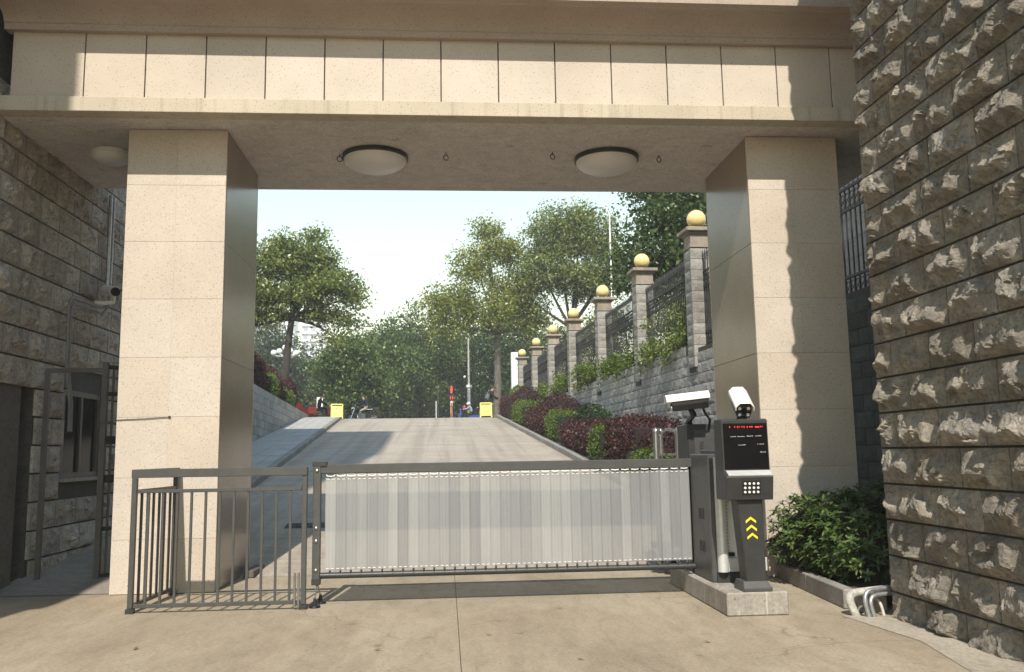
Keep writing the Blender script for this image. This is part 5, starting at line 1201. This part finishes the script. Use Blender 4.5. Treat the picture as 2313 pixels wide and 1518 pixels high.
# scooter with two helmets (facing left)
sb_ = RP(4.15, 59, ZP); sc_ = empty('scooter', sb_, 'blue scooter carrying two helmeted riders beyond the right crest', 'scooter'); Q = lambda x, y, z: sb_+LL*(-x)+DD*y+Z*z
wheel(sc_, Q(.62, 0, .25), .25); wheel(sc_, Q(-.58, 0, .25), .25)
MB().prism([Q(.55, -.16, .28), Q(.68, -.16, .5), Q(.50, -.16, 1.02), Q(.40, -.16, .98), Q(.46, -.16, .3)], DD*.32).build('leg_shield', 'blue_paint', sc_, bevel=.03)
MB().prism([Q(-.05, -.17, .28), Q(-.78, -.17, .40), Q(-.88, -.17, .72), Q(-.10, -.17, .70)], DD*.34).build('body', 'blue_paint', sc_, bevel=.04); MB().obox(Q(.2, 0, .27), LL, DD, Z, .55, .3, .06).build('floorboard', 'black_plastic', sc_)
MB().obox(Q(-.42, 0, .755), LL, DD, Z, .72, .28, .10).build('seat', 'black_plastic', sc_, bevel=.03); MB().tube([Q(.34, -.33, 1.10), Q(.43, -.1, 1.06), Q(.43, .1, 1.06), Q(.34, .33, 1.10)], .02, 6).build('handlebar', 'black_plastic', sc_)
MB().sphere(Q(.47, 0, 1.08), .11, 10, 8).build('headlight', 'blue_paint', sc_); MB().obox(Q(-.95, 0, .88), LL, DD, Z, .3, .34, .28).build('top_case', 'yellow_sign', sc_, bevel=.03)
p4 = empty('person', RP(4.32, 59, ZP), 'rider in pale blue jacket and white helmet leaning on the scooter handlebar', 'person')
figure(p4, -1, (.12, 0, .88), (.08, 0, 1.04), (-.02, 0, 1.24), (-.08, 0, 1.38), (-.12, 0, 1.48), (-.13, 0, 1.56), ((-.22, -.2, .78), (-.22, .2, .78)), ((-.16, -.18, .38), (-.16, .18, .38)), ((-.26, -.26, 1.14), (-.26, .26, 1.14)), ((-.46, -.3, 1.12), (-.46, .3, 1.12)), 'paleblue_cloth', 'dark_cloth')
cap(p4, (-.12, 0, 1.50), .145, 'white_plastic', 'helmet', cut=-.55)
p5 = empty('person', RP(3.98, 59, ZP), 'child with red helmet standing at the front of the scooter', 'person')
figure(p5, -1, (.0, 0, .66), (.0, 0, .82), (-.02, 0, 1.0), (-.03, 0, 1.13), (-.05, 0, 1.22), (-.05, 0, 1.29), ((-.06, -.1, .50), (-.06, .1, .50)), ((.02, -.1, .36), (.02, .1, .36)), ((-.12, -.2, .92), (-.12, .2, .92)), ((-.24, -.16, .98), (-.24, .16, .98)), 'dark_cloth', 'dark_cloth', hw=.07, sw=.13)
cap(p5, (-.05, 0, 1.25), .14, 'red_paint', 'helmet', cut=-.5)
p6 = empty('person', RP(-.05, 71, ZP), 'dark-haired person walking far beyond the middle of the crest', 'person')
figure(p6, -1, (0, 0, .94), (0, 0, 1.12), (-.02, 0, 1.33), (-.03, 0, 1.47), (-.04, 0, 1.57), (-.04, 0, 1.66), ((-.14, -.1, .5), (.06, .1, .5)), ((-.10, -.1, .09), (.22, .1, .12)), ((.10, -.24, 1.14), (-.14, .24, 1.14)), ((.02, -.24, .9), (-.26, .24, .96)), 'dark_cloth', 'dark_cloth')
cap(p6, (-.04, 0, 1.62), .11, 'hair', 'hair', cut=-.1)

# ------------------------------------------------------------------ haze
hz = bpy.data.materials.new('haze'); hz.use_nodes = True; hn = hz.node_tree; hn.nodes.clear()
ho_ = hn.nodes.new('ShaderNodeOutputMaterial'); pv = hn.nodes.new('ShaderNodeVolumePrincipled')
pv.inputs['Color'].default_value = (.93, .96, 1, 1); pv.inputs['Density'].default_value = .0012; pv.inputs['Anisotropy'].default_value = .2
hn.links.new(pv.outputs[0], ho_.inputs['Volume']); MATS['haze'] = hz
USE_HAZE = True
if USE_HAZE:
    h = MB().box(-250, 250, -60, 470, -1.2, 85).build('haze', 'haze'); tag(h, kind='stuff')
